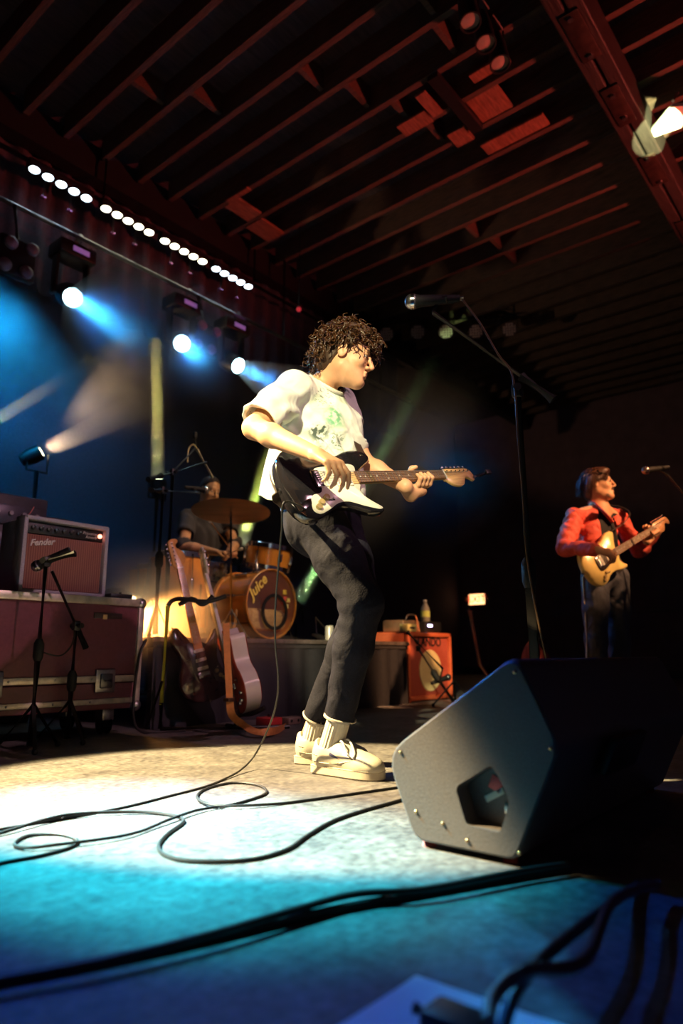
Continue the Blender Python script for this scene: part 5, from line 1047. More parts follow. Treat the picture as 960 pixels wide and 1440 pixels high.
def add_eyes(parent, c, fwd, up, sc=1.0, closed=0.5):
    H, f, l, u = head_frame(c, fwd, up)
    for sg in (-1, 1):
        e = MB(); e.sphere((0, 0, 0), 0.0125 * sc, 12, 8); p = H(0.0775 * sc, sg * 0.031 * sc, -0.001 * sc); e.v = [tuple(V(v) + p) for v in e.v]; eo = e.build('eye', M('eye_white', (0.35, 0.30, 0.27), 0.3, var=0), parent)
        i = MB(); i.lathe([(0.0, 0.0132 * sc), (0.006 * sc, 0.0115 * sc)], p, unit(f - u * 0.5), 12); i.build('iris', M('iris_brown', (0.05, 0.03, 0.02), 0.15, var=0), eo)
        b = MB(); b.tube([H(0.093 * sc, sg * 0.014 * sc, 0.026 * sc), H(0.091 * sc, sg * 0.032 * sc, 0.032 * sc), H(0.078 * sc, sg * 0.05 * sc, 0.026 * sc)], [0.003, 0.0045, 0.002], 6); b.build('eyebrow', M('brow_brown', (0.07, 0.035, 0.02), 0.7), parent)
def add_hand(S, wrist, d, n, t, curls, sc=1.0, thumb=(0.6, 0.5, 0.3), spread=0.0, fr=1.0, wr=0.026):
    # wrist position, finger direction d, palm normal n (out of the palm), thumb-side direction t; curls: 4 x (knuckle, mid, tip) in degrees
    d = unit(d); n = unit(V(n) - d * V(n).dot(d)); t = unit(V(t) - d * V(t).dot(d) - n * V(t).dot(n)); w = V(wrist); tips = []
    offs = (0.030, 0.010, -0.010, -0.029); lens = ((0.046, 0.028, 0.022), (0.050, 0.032, 0.024), (0.046, 0.029, 0.023), (0.037, 0.022, 0.019)); ks = (0.088, 0.090, 0.085, 0.077)
    for i in range(4):
        k = w + (d * ks[i] + t * offs[i]) * sc
        S.cone(w + t * offs[i] * 0.45 * sc, k, wr * 0.62 * sc, 0.0115 * sc, 0.014)
        p = k; ang = 0; dd = unit(d + t * spread * (1.5 - i) * 0.2)
        for j in range(3):
            ang += R(curls[i][j]); v = dd * math.cos(ang) + n * math.sin(ang); q = p + v * lens[i][j] * sc
            S.cone(p, q, (0.0098, 0.0088, 0.0078)[j] * sc * fr, (0.0088, 0.0078, 0.0064)[j] * sc * fr, 0.004); p = q
        tips.append(p)
    b = w + (d * 0.022 + t * 0.022) * sc; m1 = b + unit(t * thumb[0] + d * thumb[1] + n * thumb[2]) * 0.045 * sc; m2 = m1 + unit(t * thumb[0] * 0.35 + d * (thumb[1] + 0.25) + n * (thumb[2] + 0.15)) * 0.034 * sc; m3 = m2 + unit(t * thumb[0] * 0.1 + d * (thumb[1] + 0.35) + n * (thumb[2] + 0.25)) * 0.026 * sc
    S.chain([b, m1, m2, m3], [0.016 * sc, 0.0125 * sc, 0.0105 * sc, 0.0085 * sc], 0.008)
    S.ell(w + (d * 0.035 + t * 0.014 + n * 0.008) * sc, (0.03 * sc, 0.02 * sc, 0.016 * sc), (d, t, n), 0.015)
    return tips
def folds(*waves):
    # each wave: direction, wavelength, amplitude, phase, masking centre, mask radius
    def f(P):
        out = np.zeros(len(P))
        for (d, wl, amp, ph, c, rad) in waves:
            d = np.array(V(d).normalized()[:]); x, y, z = P[:, 0], P[:, 1], P[:, 2]
            q = P @ d * (2 * np.pi / wl) + ph + 1.7 * np.sin(z * 11 + x * 15 + ph) + 1.2 * np.sin(y * 19 - z * 7 + ph * 2) + 0.7 * np.sin(x * 31 + y * 27 + z * 5)
            md = 0.5 + 0.5 * np.sin(x * 13 + y * 17 + z * 9 + ph * 3)
            w = md if c is None else md * np.exp(-((P - np.array(c)) ** 2).sum(1) / rad ** 2)
            out += amp * w * np.sin(q)
        return out
    return f
def cloth_tube_open(S, end, d, r, inset=0.05):                       # hollow a garment end so it reads as cloth, not a plug
    S.cone(V(end) - V(d).normalized() * inset, V(end) + V(d).normalized() * 0.04, r, r * 1.02, 0.004, True)

# ---------------------------------------------------------------- guitarist in the white shirt
def build_guitarist():
    base = V((2.06, 1.78, 0))
    T = wthing('person', 'person with curly brown hair in a white printed shirt playing the black guitar', 'person', base)
    # joints
    RS, LS = PD(413, 545, 2.53), PD(476, 567, 2.82)
    RE, RW = PD(357, 602, 2.40), PD(446, 640, 2.20)
    LE, LW = PD(512, 652, 2.74), PD(570, 684, 2.66)
    RH, LH = PD(450, 735, 2.62), PD(470, 735, 2.76)
    RK, LK = PD(508, 848, 2.50), PD(512, 850, 2.68)
    RA, LA = PD(474, 1030, 2.60), PD(437, 1030, 2.86)
    PE = (RH + LH) / 2 + V((0, 0.02, 0.03)); CH = (RS + LS) / 2 + V((0, 0.0, -0.17)); NK = PD(449, 550, 2.67)
    HC_ = PD(486, 500, 2.60)
    hf = camr * 0.97 + V((-0.77, -0.64, 0)) * 0.06 + V((0, 0, -0.24)); hu = V((0, 0, 1)) + camr * 0.22
    # ---- skin (one continuous body)
    S = SDF(0.0032)
    H, f, l, u = add_head(S, HC_, hf, hu, NK, 0.99, 0.049)
    S.cone(NK, CH, 0.06, 0.10, 0.03); S.cone(CH, PE, 0.10, 0.10, 0.04)
    S.cone(RS, NK, 0.05, 0.05, 0.03); S.cone(LS, NK, 0.05, 0.05, 0.03)
    S.chain([RS, RS.lerp(RE, 0.5), RE], [0.052, 0.047, 0.040], 0.02); S.chain([RE, RE.lerp(RW, 0.3), RW], [0.041, 0.042, 0.026], 0.02)
    S.chain([LS, LS.lerp(LE, 0.5), LE], [0.052, 0.045, 0.038], 0.02); S.chain([LE, LE.lerp(LW, 0.3), LW], [0.039, 0.040, 0.026], 0.02)
    for a, b, c in ((RH, RK, RA), (LH, LK, LA)): S.chain([PE, a, b, c], [0.1, 0.075, 0.05, 0.035], 0.02)
    # strumming hand over the strings
    sd = PD(478, 655, 2.14) - RW
    add_hand(S, RW, sd, -gn + V((0, 0, -0.35)), gx * 0.3 + V((0, 0.1, 1)), ((28, 40, 20), (35, 48, 25), (42, 52, 28), (50, 55, 30)), 0.98, (0.35, 0.8, 0.45), 0.2)
    # fretting hand round the neck
    npt = gpt(0.655, 0, 0)
    yb = (GM.to_3x3() @ V((0, 1, 0)))
    hw = gpt(0.615, -0.062, -0.045)
    S.chain([LW, hw], [0.026, 0.027], 0.015)
    S.ell(gpt(0.648, -0.050, -0.030), (0.050, 0.026, 0.026), (gx, yb, gn), 0.02); S.ell(gpt(0.615, -0.040, -0.045), (0.035, 0.03, 0.02), (gx, yb, gn), 0.02)
    # knuckles: four fingers curling from under the neck onto the strings
    for k in range(4):
        x = 0.632 + 0.021 * k
        S.chain([gpt(x - 0.004, -0.036, -0.028), gpt(x, -0.043, 0.004), gpt(x + 0.002, -0.030, 0.030), gpt(x + 0.003, -0.006 + 0.006 * (k % 2), 0.022)], [0.011, 0.0105, 0.0095, 0.0075], 0.006)
    S.chain([gpt(0.60, -0.02, -0.045), gpt(0.625, 0.022, -0.026), gpt(0.645, 0.040, 0.004), gpt(0.655, 0.036, 0.018)], [0.016, 0.0125, 0.0105, 0.0085], 0.01)
    S.build('body', skin, T, relax=1, soft=0.3)
    add_eyes(T, HC_, hf, hu)
    # ---- shirt
    B = SDF(0.005)
    # sleeves
    rse = RS.lerp(RE, 0.86); B.chain([RS, RS.lerp(RE, 0.45), RS.lerp(RE, 1.1)], [0.056, 0.070, 0.084], 0.04)
    lse = LS.lerp(LE, 0.42); B.chain([LS, LS.lerp(LE, 0.6)], [0.070, 0.075], 0.03)
    B.plane(rse, RE - RS, 0.24); B.plane(lse, LE - LS, 0.13)
    cloth_tube_open(B, rse, RE - RS, 0.064, 0.03); cloth_tube_open(B, lse, LE - LS, 0.06, 0.04)
    B.cone(CH + V((0, 0, 0.03)), CH.lerp(PE, 0.55), 0.115, 0.12, 0.05)
    B.ell(CH + V((0, 0, 0.02)), (0.175, 0.118, 0.19), (unit(LS - RS), unit(V((0.26, 0.97, 0))), (0, 0, 1)), 0.05)
    B.ell(CH.lerp(PE, 0.55), (0.165, 0.12, 0.18), (unit(LS - RS), unit(V((0.26, 0.97, 0))), (0, 0, 1)), 0.05)
    B.cone(RS, NK + V((0, 0, -0.015)), 0.060, 0.060, 0.05); B.cone(LS, NK + V((0, 0, -0.03)), 0.060, 0.062, 0.05)
    # back panel hanging loose behind him
    BK1 = PD(392, 690, 2.68); B.cone(PD(424, 615, 2.66), PD(426, 690, 2.68), 0.085, 0.088, 0.05)
    hemp = PD(385, 703, 2.70); B.plane(hemp, V((0.0, 0.0, -1)) - camr * 0.22, 0.40)
    nkd = HC_ - NK; B.cone(NK + nkd.normalized() * 0.0 + V((0, -0.01, 0.0)), NK + nkd.normalized() * 0.16, 0.070, 0.085, 0.006, True)
    ud = unit(RE - RS)
    ap = PD(432, 590, 2.46)                                            # armpit: creases fan out from here
    dsp = folds((V((0.3, 0.2, 1)), 0.11, 0.006, 0.3, CH[:], 0.4), (unit(V((0.9, -0.3, 0.9))), 0.07, 0.010, 1.7, (CH + V((-0.05, -0.1, -0.12)))[:], 0.17), (unit(V((-0.6, 0.3, 0.8))), 0.075, 0.011, 2.2, ap[:], 0.13), (unit(ud.cross(V((0, 0, 1))) + ud * 0.35), 0.055, 0.006, 0.4, RS.lerp(RE, 0.5)[:], 0.11), (unit(ud.cross(V((0.5, -0.6, 0))) + ud * 0.2), 0.05, 0.004, 1.4, RS.lerp(RE, 0.6)[:], 0.10), (V((1, 0.4, 0)), 0.055, 0.008, 0.9, BK1[:], 0.16))
    shirt = B.build('shirt', shirt_mat(PD), T, dsp)
    # loose shirt tail behind him
    top = catmull([PD(384, 612, 2.76), PD(392, 616, 2.66), PD(408, 620, 2.58), PD(430, 628, 2.54)], 6); bot = catmull([PD(363, 696, 2.80), PD(376, 702, 2.68), PD(394, 708, 2.60), PD(416, 718, 2.55)], 6); vs = []; fs = []; nt_ = 14; ns = len(top)
    for side_ in (0, 1):
        for a_ in range(ns):
            for b_ in range(nt_ + 1):
                t_ = b_ / nt_; p = top[a_].lerp(bot[a_], t_); p = p + (tocam_() * (0.012 * math.sin(a_ * 0.95 + 0.6 * math.sin(t_ * 4)) * t_ + 0.02 * math.sin(t_ * PI) + 0.0035 * side_)); vs.append(p)
    n0 = ns * (nt_ + 1)
    for a_ in range(ns - 1):
        for b_ in range(nt_): q = a_ * (nt_ + 1) + b_; fs.append((q, q + 1, q + nt_ + 2, q + nt_ + 1)); fs.append((n0 + q, n0 + q + nt_ + 1, n0 + q + nt_ + 2, n0 + q + 1))
    for b_ in range(nt_): fs.append((b_, b_ + 1, n0 + b_ + 1, n0 + b_)); q = (ns - 1) * (nt_ + 1) + b_; fs.append((q, n0 + q, n0 + q + 1, q + 1))
    for a_ in range(ns - 1): q = a_ * (nt_ + 1) + nt_; fs.append((q, q + nt_ + 1, n0 + q + nt_ + 1, n0 + q))
    tm = bpy.data.materials.new('thin_white_cotton'); tm.use_nodes = True; tn = tm.node_tree; tb = tn.nodes['Principled BSDF']; tb.inputs['Base Color'].default_value = (0.77, 0.83, 0.75, 1); tb.inputs['Roughness'].default_value = 0.85
    tl = tn.nodes.new('ShaderNodeBsdfTranslucent'); tl.inputs['Color'].default_value = (0.77, 0.83, 0.75, 1); mxs = tn.nodes.new('ShaderNodeMixShader'); mxs.inputs[0].default_value = 0.5
    tn.links.new(tb.outputs[0], mxs.inputs[1]); tn.links.new(tl.outputs[0], mxs.inputs[2]); tn.links.new(mxs.outputs[0], tn.nodes['Material Output'].inputs['Surface']); add_wrinkle(tn, tb, 9, 0.03)
    MB().add(vs, fs).build('shirt_tail', tm, shirt, angle=60)
    # collar rib
    cn_ = nkd.normalized(); s_, u_, _ = frame_of(cn_); cc = NK + cn_ * 0.030 + V((0, -0.012, 0))
    MB().tube([cc + s_ * 0.073 * math.cos(q) + u_ * 0.077 * math.sin(q) - cn_ * 0.010 * math.cos(q - 1.0) for q in [2 * PI * i / 28 for i in range(28)]], 0.0085, 8, True).build('collar', M('shirt_collar', (0.78, 0.76, 0.70), 0.85, var=0.05), T)
    # ---- jeans
    J = SDF(0.005)
    J.ell(PE + V((0.0, 0.01, 0.0)), (0.165, 0.125, 0.15), (unit(V((1, -0.2, 0))), unit(V((0.2, 1, 0))), (0, 0, 1)), 0.05)
    J.ell(PE + V((0.01, 0.03, -0.06)), (0.145, 0.10, 0.11), (unit(V((1, -0.2, 0))), unit(V((0.2, 1, 0))), (0, 0, 1)), 0.05)
    for a, b, c in ((RH, RK, RA), (LH, LK, LA)):
        J.chain([a, a.lerp(b, 0.5), b], [0.105, 0.092, 0.072], 0.03); J.chain([b, b.lerp(c, 0.35), c], [0.074, 0.070, 0.052], 0.03)
        e = b.lerp(c, 0.90); J.plane(e, c - b, 0.10); cloth_tube_open(J, e, c - b, 0.047, 0.03)
    J.plane(PE + V((0, 0, 0.12)), (0, 0.1, 1), 0.3)
    jd = folds((V((0, 0, 1)), 0.05, 0.004, 0.2, PD(490, 870, 2.55)[:], 0.11), (V((0.3, 0.5, 1)), 0.045, 0.0035, 1.2, PD(470, 850, 2.62)[:], 0.10), (V((0.2, 0.6, 0.7)), 0.07, 0.004, 2.0, PD(470, 750, 2.6)[:], 0.15), (V((0.3, 0.5, 1)), 0.07, 0.004, 2.6, RA[:], 0.18), (V((0.4, 0.5, 1)), 0.07, 0.004, 1.6, LA[:], 0.18), (V((0.9, 0.6, 0.5)), 0.11, 0.003, 0.6, None, 1))
    jn = J.build('jeans', M('dark_denim', (0.012, 0.012, 0.021), 0.8, var=0.25, scale=160, bump=0.15, spec=0.15, wrinkle=(9, 0.025)), T, jd)
    for b, c in ((RK, RA), (LK, LA)):
        e = b.lerp(c, 0.885); s_, u_, d_ = frame_of(c - b)
        MB().tube([e + s_ * 0.056 * math.cos(q) + u_ * 0.056 * math.sin(q) for q in [2 * PI * i / 24 for i in range(24)]], 0.006, 6, True).build('hem_roll', M('faded_hem', (0.42, 0.38, 0.34), 0.8, var=0.3, scale=60), jn)
    # ---- socks and sneakers
    def sock(a, knee, heel_p):
        s_, u_, d_ = frame_of(knee - a); vs = []; fs = []; n = 44; rows = 10
        top = a.lerp(knee, 0.16); bot = V((heel_p.x, heel_p.y, 0.06))
        for i in range(rows + 1):
            p = bot.lerp(top, i / rows); r0 = 0.044 - 0.002 * i / rows
            for j in range(n): q = 2 * PI * j / n; rr = r0 + (0.0022 if j % 2 else 0); vs.append(p + V((math.cos(q), math.sin(q), 0)) * rr)
        for i in range(rows):
            for j in range(n): fs.append((i * n + j, i * n + (j + 1) % n, (i + 1) * n + (j + 1) % n, (i + 1) * n + j))
        fs.append(tuple(rows * n + j for j in range(n)))
        MB().add(vs, fs).build('sock', M('ribbed_sock', (0.62, 0.58, 0.50), 0.9, var=0.04), T, angle=20)
    def sneaker(heel, yaw):
        # local: x heel to toe, y left, z up; 0.30 m long
        E = wthing if False else None
        m3 = Matrix.Rotation(yaw, 3, 'Z'); W = lambda p: heel + m3 @ V(p)
        up = SDF(0.004); A = (m3 @ V((1, 0, 0)), m3 @ V((0, 1, 0)), V((0, 0, 1)))
        up.ell(W((0.045, 0, 0.060)), (0.048, 0.040, 0.055), A, 0.02); up.ell(W((0.23, 0.0, 0.040)), (0.068, 0.050, 0.040), A, 0.03)
        up.cone(W((0.06, 0, 0.06)), W((0.20, 0, 0.045)), 0.046, 0.044, 0.03); up.cone(W((0.07, 0, 0.085)), W((0.17, 0, 0.060)), 0.036, 0.036, 0.03)
        up.cone(W((0.03, 0, 0.085)), W((0.02, 0, 0.105)), 0.026, 0.018, 0.02); up.cone(W((0.10, 0, 0.115)), W((0.135, 0, 0.085)), 0.026, 0.03, 0.02)
        up.plane(W((0.15, 0, 0.026)), (0, 0, -1), 0.3)
        up.cone(W((0.062, 0, 0.085)), W((0.058, 0, 0.16)), 0.036, 0.042, 0.008, True)
        leather = M('white_leather', (0.50, 0.47, 0.40), 0.4, var=0.05, scale=30, bump=0.05)
        sh = up.build('sneaker', leather, T)
        foot = [(0.0, -0.012), (0.008, -0.03), (0.05, -0.04), (0.12, -0.043), (0.20, -0.05), (0.255, -0.046), (0.288, -0.025), (0.300, 0.0), (0.294, 0.025), (0.262, 0.044), (0.20, 0.047), (0.12, 0.038), (0.05, 0.038), (0.008, 0.028), (0.0, 0.012)]
        MB().prism(outline(foot, 4), W((-0.004, 0, 0.001)), A[0], A[1], A[2], 0.030, 0.004).build('sole', M('rubber_sole', (0.55, 0.49, 0.41), 0.5, var=0.06), sh, angle=40)
        MB().prism(outline([(x * 1.004 + 0.0005, y * 1.02) for x, y in foot], 4), W((-0.005, 0, 0.028)), A[0], A[1], A[2], 0.004, 0.001).build('sole_line', M('sole_line', (0.55, 0.48, 0.40), 0.6), sh, angle=40)
        for k in range(5):
            x = 0.115 + 0.022 * k; zz = 0.113 - 0.0095 * k - 0.0016 * k * k * 0.3
            MB().tube(catmull([W((x - 0.006, -0.034, zz - 0.022)), W((x, -0.016, zz - 0.002)), W((x + 0.004, 0.0, zz + 0.003)), W((x + 0.008, 0.016, zz - 0.002)), W((x + 0.012, 0.034, zz - 0.022))], 4), 0.0042, 6).build('lace', white, sh)
        MB().tube(catmull([W((0.12, -0.012, 0.118)), W((0.15, -0.035, 0.118)), W((0.175, -0.045, 0.085)), W((0.19, -0.05, 0.075))], 4), 0.0036, 6).build('lace', white, sh)
        MB().tube(catmull([W((0.12, 0.008, 0.12)), W((0.16, -0.01, 0.125)), W((0.20, -0.035, 0.09)), W((0.205, -0.048, 0.07))], 4), 0.0036, 6).build('lace', white, sh)
        for sd_ in (-1,):
            q = W((0.118, sd_ * 0.0455, 0.070)); rt = m3 @ Matrix.Rotation(R(24), 3, 'Y')
            MB().rbox(q, (0.040, 0.004, 0.011), 0.001, rt).build('side_logo', M('navy_logo', (0.06, 0.06, 0.14), 0.5, var=0), sh)
            MB().rbox(q + rt @ V((0.026, 0, 0)), (0.012, 0.004, 0.011), 0.001, rt).build('side_logo', M('red_logo', (0.6, 0.12, 0.08), 0.5, var=0), sh)
        for (x0, z0, x1, z1) in ((0.02, 0.05, 0.10, 0.045), (0.10, 0.045, 0.19, 0.060), (0.02, 0.075, 0.06, 0.068)):
            MB().tube([W((x0, -0.044, z0)), W(((x0 + x1) / 2, -0.050, (z0 + z1) / 2 - 0.002)), W((x1, -0.049, z1))], 0.0014, 5).build('seam', M('seam_tan', (0.62, 0.56, 0.46), 0.6), sh)
        return sh
    hr = PZ(443, 1086); tr = PZ(552, 1100); yr = math.atan2(tr.y - hr.y, tr.x - hr.x)
    hl = PZ(417, 1073); yl = yr + 0.32
    sneaker(hr, yr); sneaker(hl, yl)
    for a, k, hp_, y in ((RA, RK, hr, yr), (LA, LK, hl, yl)): sock(a, k, hp_ + V((math.cos(y), math.sin(y), 0)) * 0.06)
    # ---- curly hair
    hair_m = M('curly_brown_hair', (0.055, 0.022, 0.008), 0.28, var=0.5, scale=14)
    C = SDF(0.005); ax = (f, l, u)
    C.ell(H(-0.014, 0, 0.05), (0.106, 0.092, 0.086), ax, 0.02); C.ell(H(-0.075, 0, -0.015), (0.062, 0.075, 0.075), ax, 0.03); C.ell(H(0.045, 0, 0.088), (0.062, 0.07, 0.045), ax, 0.03)
    C.plane(H(0.05, 0, 0.045), f * 1.0 - u * 0.75, 0.10)
    C.build('hair_mass', M('hair_under', (0.05, 0.024, 0.012), 0.6), T, folds((V((1, 0.3, 0.5)), 0.03, 0.004, 0, None, 1), (V((0.2, 1, 0.7)), 0.026, 0.004, 1, None, 1)))
    rng = random.Random(3); hm = MB()
    for i in range(620):
        th_, ph = rng.uniform(0, 2 * PI), math.acos(rng.uniform(-0.35, 1)); a = math.sin(ph) * math.cos(th_); b = math.sin(ph) * math.sin(th_); d = math.cos(ph)
        if a > 0.55 and d < 0.55: continue
        if a > 0.1 and d < 0.05: continue
        r0 = H(-0.010 + 0.098 * a, 0.088 * b, 0.045 + 0.086 * d); no = unit(f * a + l * b + u * d)
        dirn = unit(no * 0.55 + u * rng.uniform(-0.75, 0.05) + f * (0.45 if a > 0.2 else -0.15) * rng.uniform(0.3, 1.2) + V((rng.uniform(-.5, .5), rng.uniform(-.5, .5), rng.uniform(-.4, .4))))
        L = rng.uniform(0.035, 0.062) if a < 0.2 else rng.uniform(0.04, 0.07)
        s_, u2, d2 = frame_of(dirn); turns = rng.uniform(0.9, 1.9); rad = rng.uniform(0.007, 0.013); n = 12; pts = []
        for q in range(n + 1):
            t = q / n; w = t * turns * 2 * PI + rng.random() * 0.15; pts.append(r0 + d2 * L * t + (s_ * math.cos(w) + u2 * math.sin(w)) * rad * min(1, t * 2.5) - u * 0.02 * t * t)
        hm.tube(pts, [rng.uniform(0.0030, 0.0045) * (1 - 0.55 * (q / n)) for q in range(n + 1)], 4, caps=False)
    for i in range(150):                                               # fringe falling over the brow and nape
        if i < 85: r0 = H(rng.uniform(0.055, 0.10), rng.uniform(-0.07, 0.07), rng.uniform(0.065, 0.115)); dirn = unit(f * rng.uniform(0.35, 0.8) - u * rng.uniform(0.4, 1.0) + l * rng.uniform(-0.3, 0.3)); L = rng.uniform(0.045, 0.085)
        else: r0 = H(rng.uniform(-0.125, -0.06), rng.uniform(-0.085, 0.085), rng.uniform(-0.06, 0.02)); dirn = unit(-f * rng.uniform(0.2, 0.8) - u * rng.uniform(0.6, 1.1)); L = rng.uniform(0.04, 0.075)
        s_, u2, d2 = frame_of(dirn); turns = rng.uniform(1.0, 2.2); rad = rng.uniform(0.006, 0.011); n = 14
        pts = [r0 + d2 * L * (q / n) + (s_ * math.cos(q / n * turns * 6.28 + i) + u2 * math.sin(q / n * turns * 6.28 + i)) * rad for q in range(n + 1)]
        hm.tube(pts, [0.0032 * (1 - 0.5 * (q / n)) for q in range(n + 1)], 4, caps=False)
    hm.build('curls', hair_m, T, angle=180)['kind'] = 'stuff'
    # strap over his shoulder
    tp_ = gpt(0.455, 0.118, -0.022); bp_ = gpt(-0.012, -0.02, -0.022)
    fwd = V((-0.26, -0.97, 0))
    pts = [tp_, tp_ + V((-0.01, 0.03, 0.06)), LS + fwd * 0.12 + V((-0.05, 0, -0.10)), LS + V((-0.07, 0, 0.092)) + fwd * 0.05, NK + V((0.10, 0.05, 0.035)), CH - fwd * 0.17 + V((0.03, 0, 0.16)), CH - fwd * 0.175 + V((-0.12, 0, -0.12)), gpt(0.08, -0.01, -0.13), gpt(0.012, -0.02, -0.07), gpt(-0.008, -0.02, -0.034)]
    ribbon('strap', [GM.inverted() @ p for p in pts], 0.05, M('brown_strap', (0.05, 0.028, 0.018), 0.6), G1, lambda t: GM.to_3x3().inverted() @ V((1, 0.2, 0.3)), 0.004)
    return T
def shirt_mat(PD):
    m = bpy.data.materials.new('white_printed_cotton'); m.use_nodes = True; nt = m.node_tree; b = nt.nodes['Principled BSDF']; b.inputs['Roughness'].default_value = 0.85
    tc = nt.nodes.new('ShaderNodeTexCoord')
    L = nt.links.new
    def nz(sc, det=4, st=None):
        n = nt.nodes.new('ShaderNodeTexNoise'); n.inputs['Scale'].default_value = sc; n.inputs['Detail'].default_value = det
        if st:
            mp = nt.nodes.new('ShaderNodeMapping'); mp.inputs['Scale'].default_value = st; L(tc.outputs['Object'], mp.inputs[0]); L(mp.outputs[0], n.inputs['Vector'])
        else: L(tc.outputs['Object'], n.inputs['Vector'])
        return n.outputs['Fac']
    def ball(c, r, soft):
        d = nt.nodes.new('ShaderNodeVectorMath'); d.operation = 'DISTANCE'; L(tc.outputs['Object'], d.inputs[0]); d.inputs[1].default_value = c
        mr = nt.nodes.new('ShaderNodeMapRange'); mr.inputs[1].default_value = r; mr.inputs[2].default_value = r - soft; L(d.outputs['Value'], mr.inputs[0]); return mr.outputs[0]
    def mul(a, c):
        q = nt.nodes.new('ShaderNodeMath'); q.operation = 'MULTIPLY'; L(a, q.inputs[0])
        if isinstance(c, float): q.inputs[1].default_value = c
        else: L(c, q.inputs[1])
        return q.outputs[0]
    def thr(a, lo, hi):
        q = nt.nodes.new('ShaderNodeMapRange'); q.inputs[1].default_value = lo; q.inputs[2].default_value = hi; L(a, q.inputs[0]); return q.outputs[0]
    def mix(fac, base, col):
        q = nt.nodes.new('ShaderNodeMix'); q.data_type = 'RGBA'; L(fac, q.inputs[0]); L(base, q.inputs[6]); q.inputs[7].default_value = (*col, 1); return q.outputs[2]
    rgb = nt.nodes.new('ShaderNodeRGB'); rgb.outputs[0].default_value = (0.77, 0.83, 0.75, 1); c = rgb.outputs[0]
    g, k, t1, t2, t3 = PD(472, 585, 2.56), PD(450, 606, 2.53), PD(456, 560, 2.57), PD(478, 618, 2.56), PD(378, 560, 2.41)
    c = mix(mul(mul(ball(g, 0.06, 0.03), thr(nz(38), 0.40, 0.52)), 0.8), c, (0.10, 0.48, 0.24))
    c = mix(mul(mul(ball(k, 0.055, 0.02), thr(nz(45), 0.46, 0.54)), 0.9), c, (0.02, 0.06, 0.04))
    c = mix(mul(mul(ball(t1, 0.055, 0.02), thr(nz(70, 2, (1, 1, 1.8)), 0.56, 0.60)), 0.7), c, (0.12, 0.18, 0.14))
    c = mix(mul(mul(ball(t2, 0.055, 0.02), thr(nz(75, 2, (1, 1, 1.6)), 0.53, 0.58)), 0.8), c, (0.05, 0.14, 0.08))
    L(c, b.inputs['Base Color'])
    n2 = nt.nodes.new('ShaderNodeTexNoise'); n2.inputs['Scale'].default_value = 240; L(tc.outputs['Object'], n2.inputs['Vector'])
    bp = nt.nodes.new('ShaderNodeBump'); bp.inputs['Strength'].default_value = 0.15; bp.inputs['Distance'].default_value = 0.003; L(n2.outputs['Fac'], bp.inputs['Height']); L(bp.outputs[0], b.inputs['Normal']); add_wrinkle(nt, b, 9, 0.03)
    return m
P1 = build_guitarist()
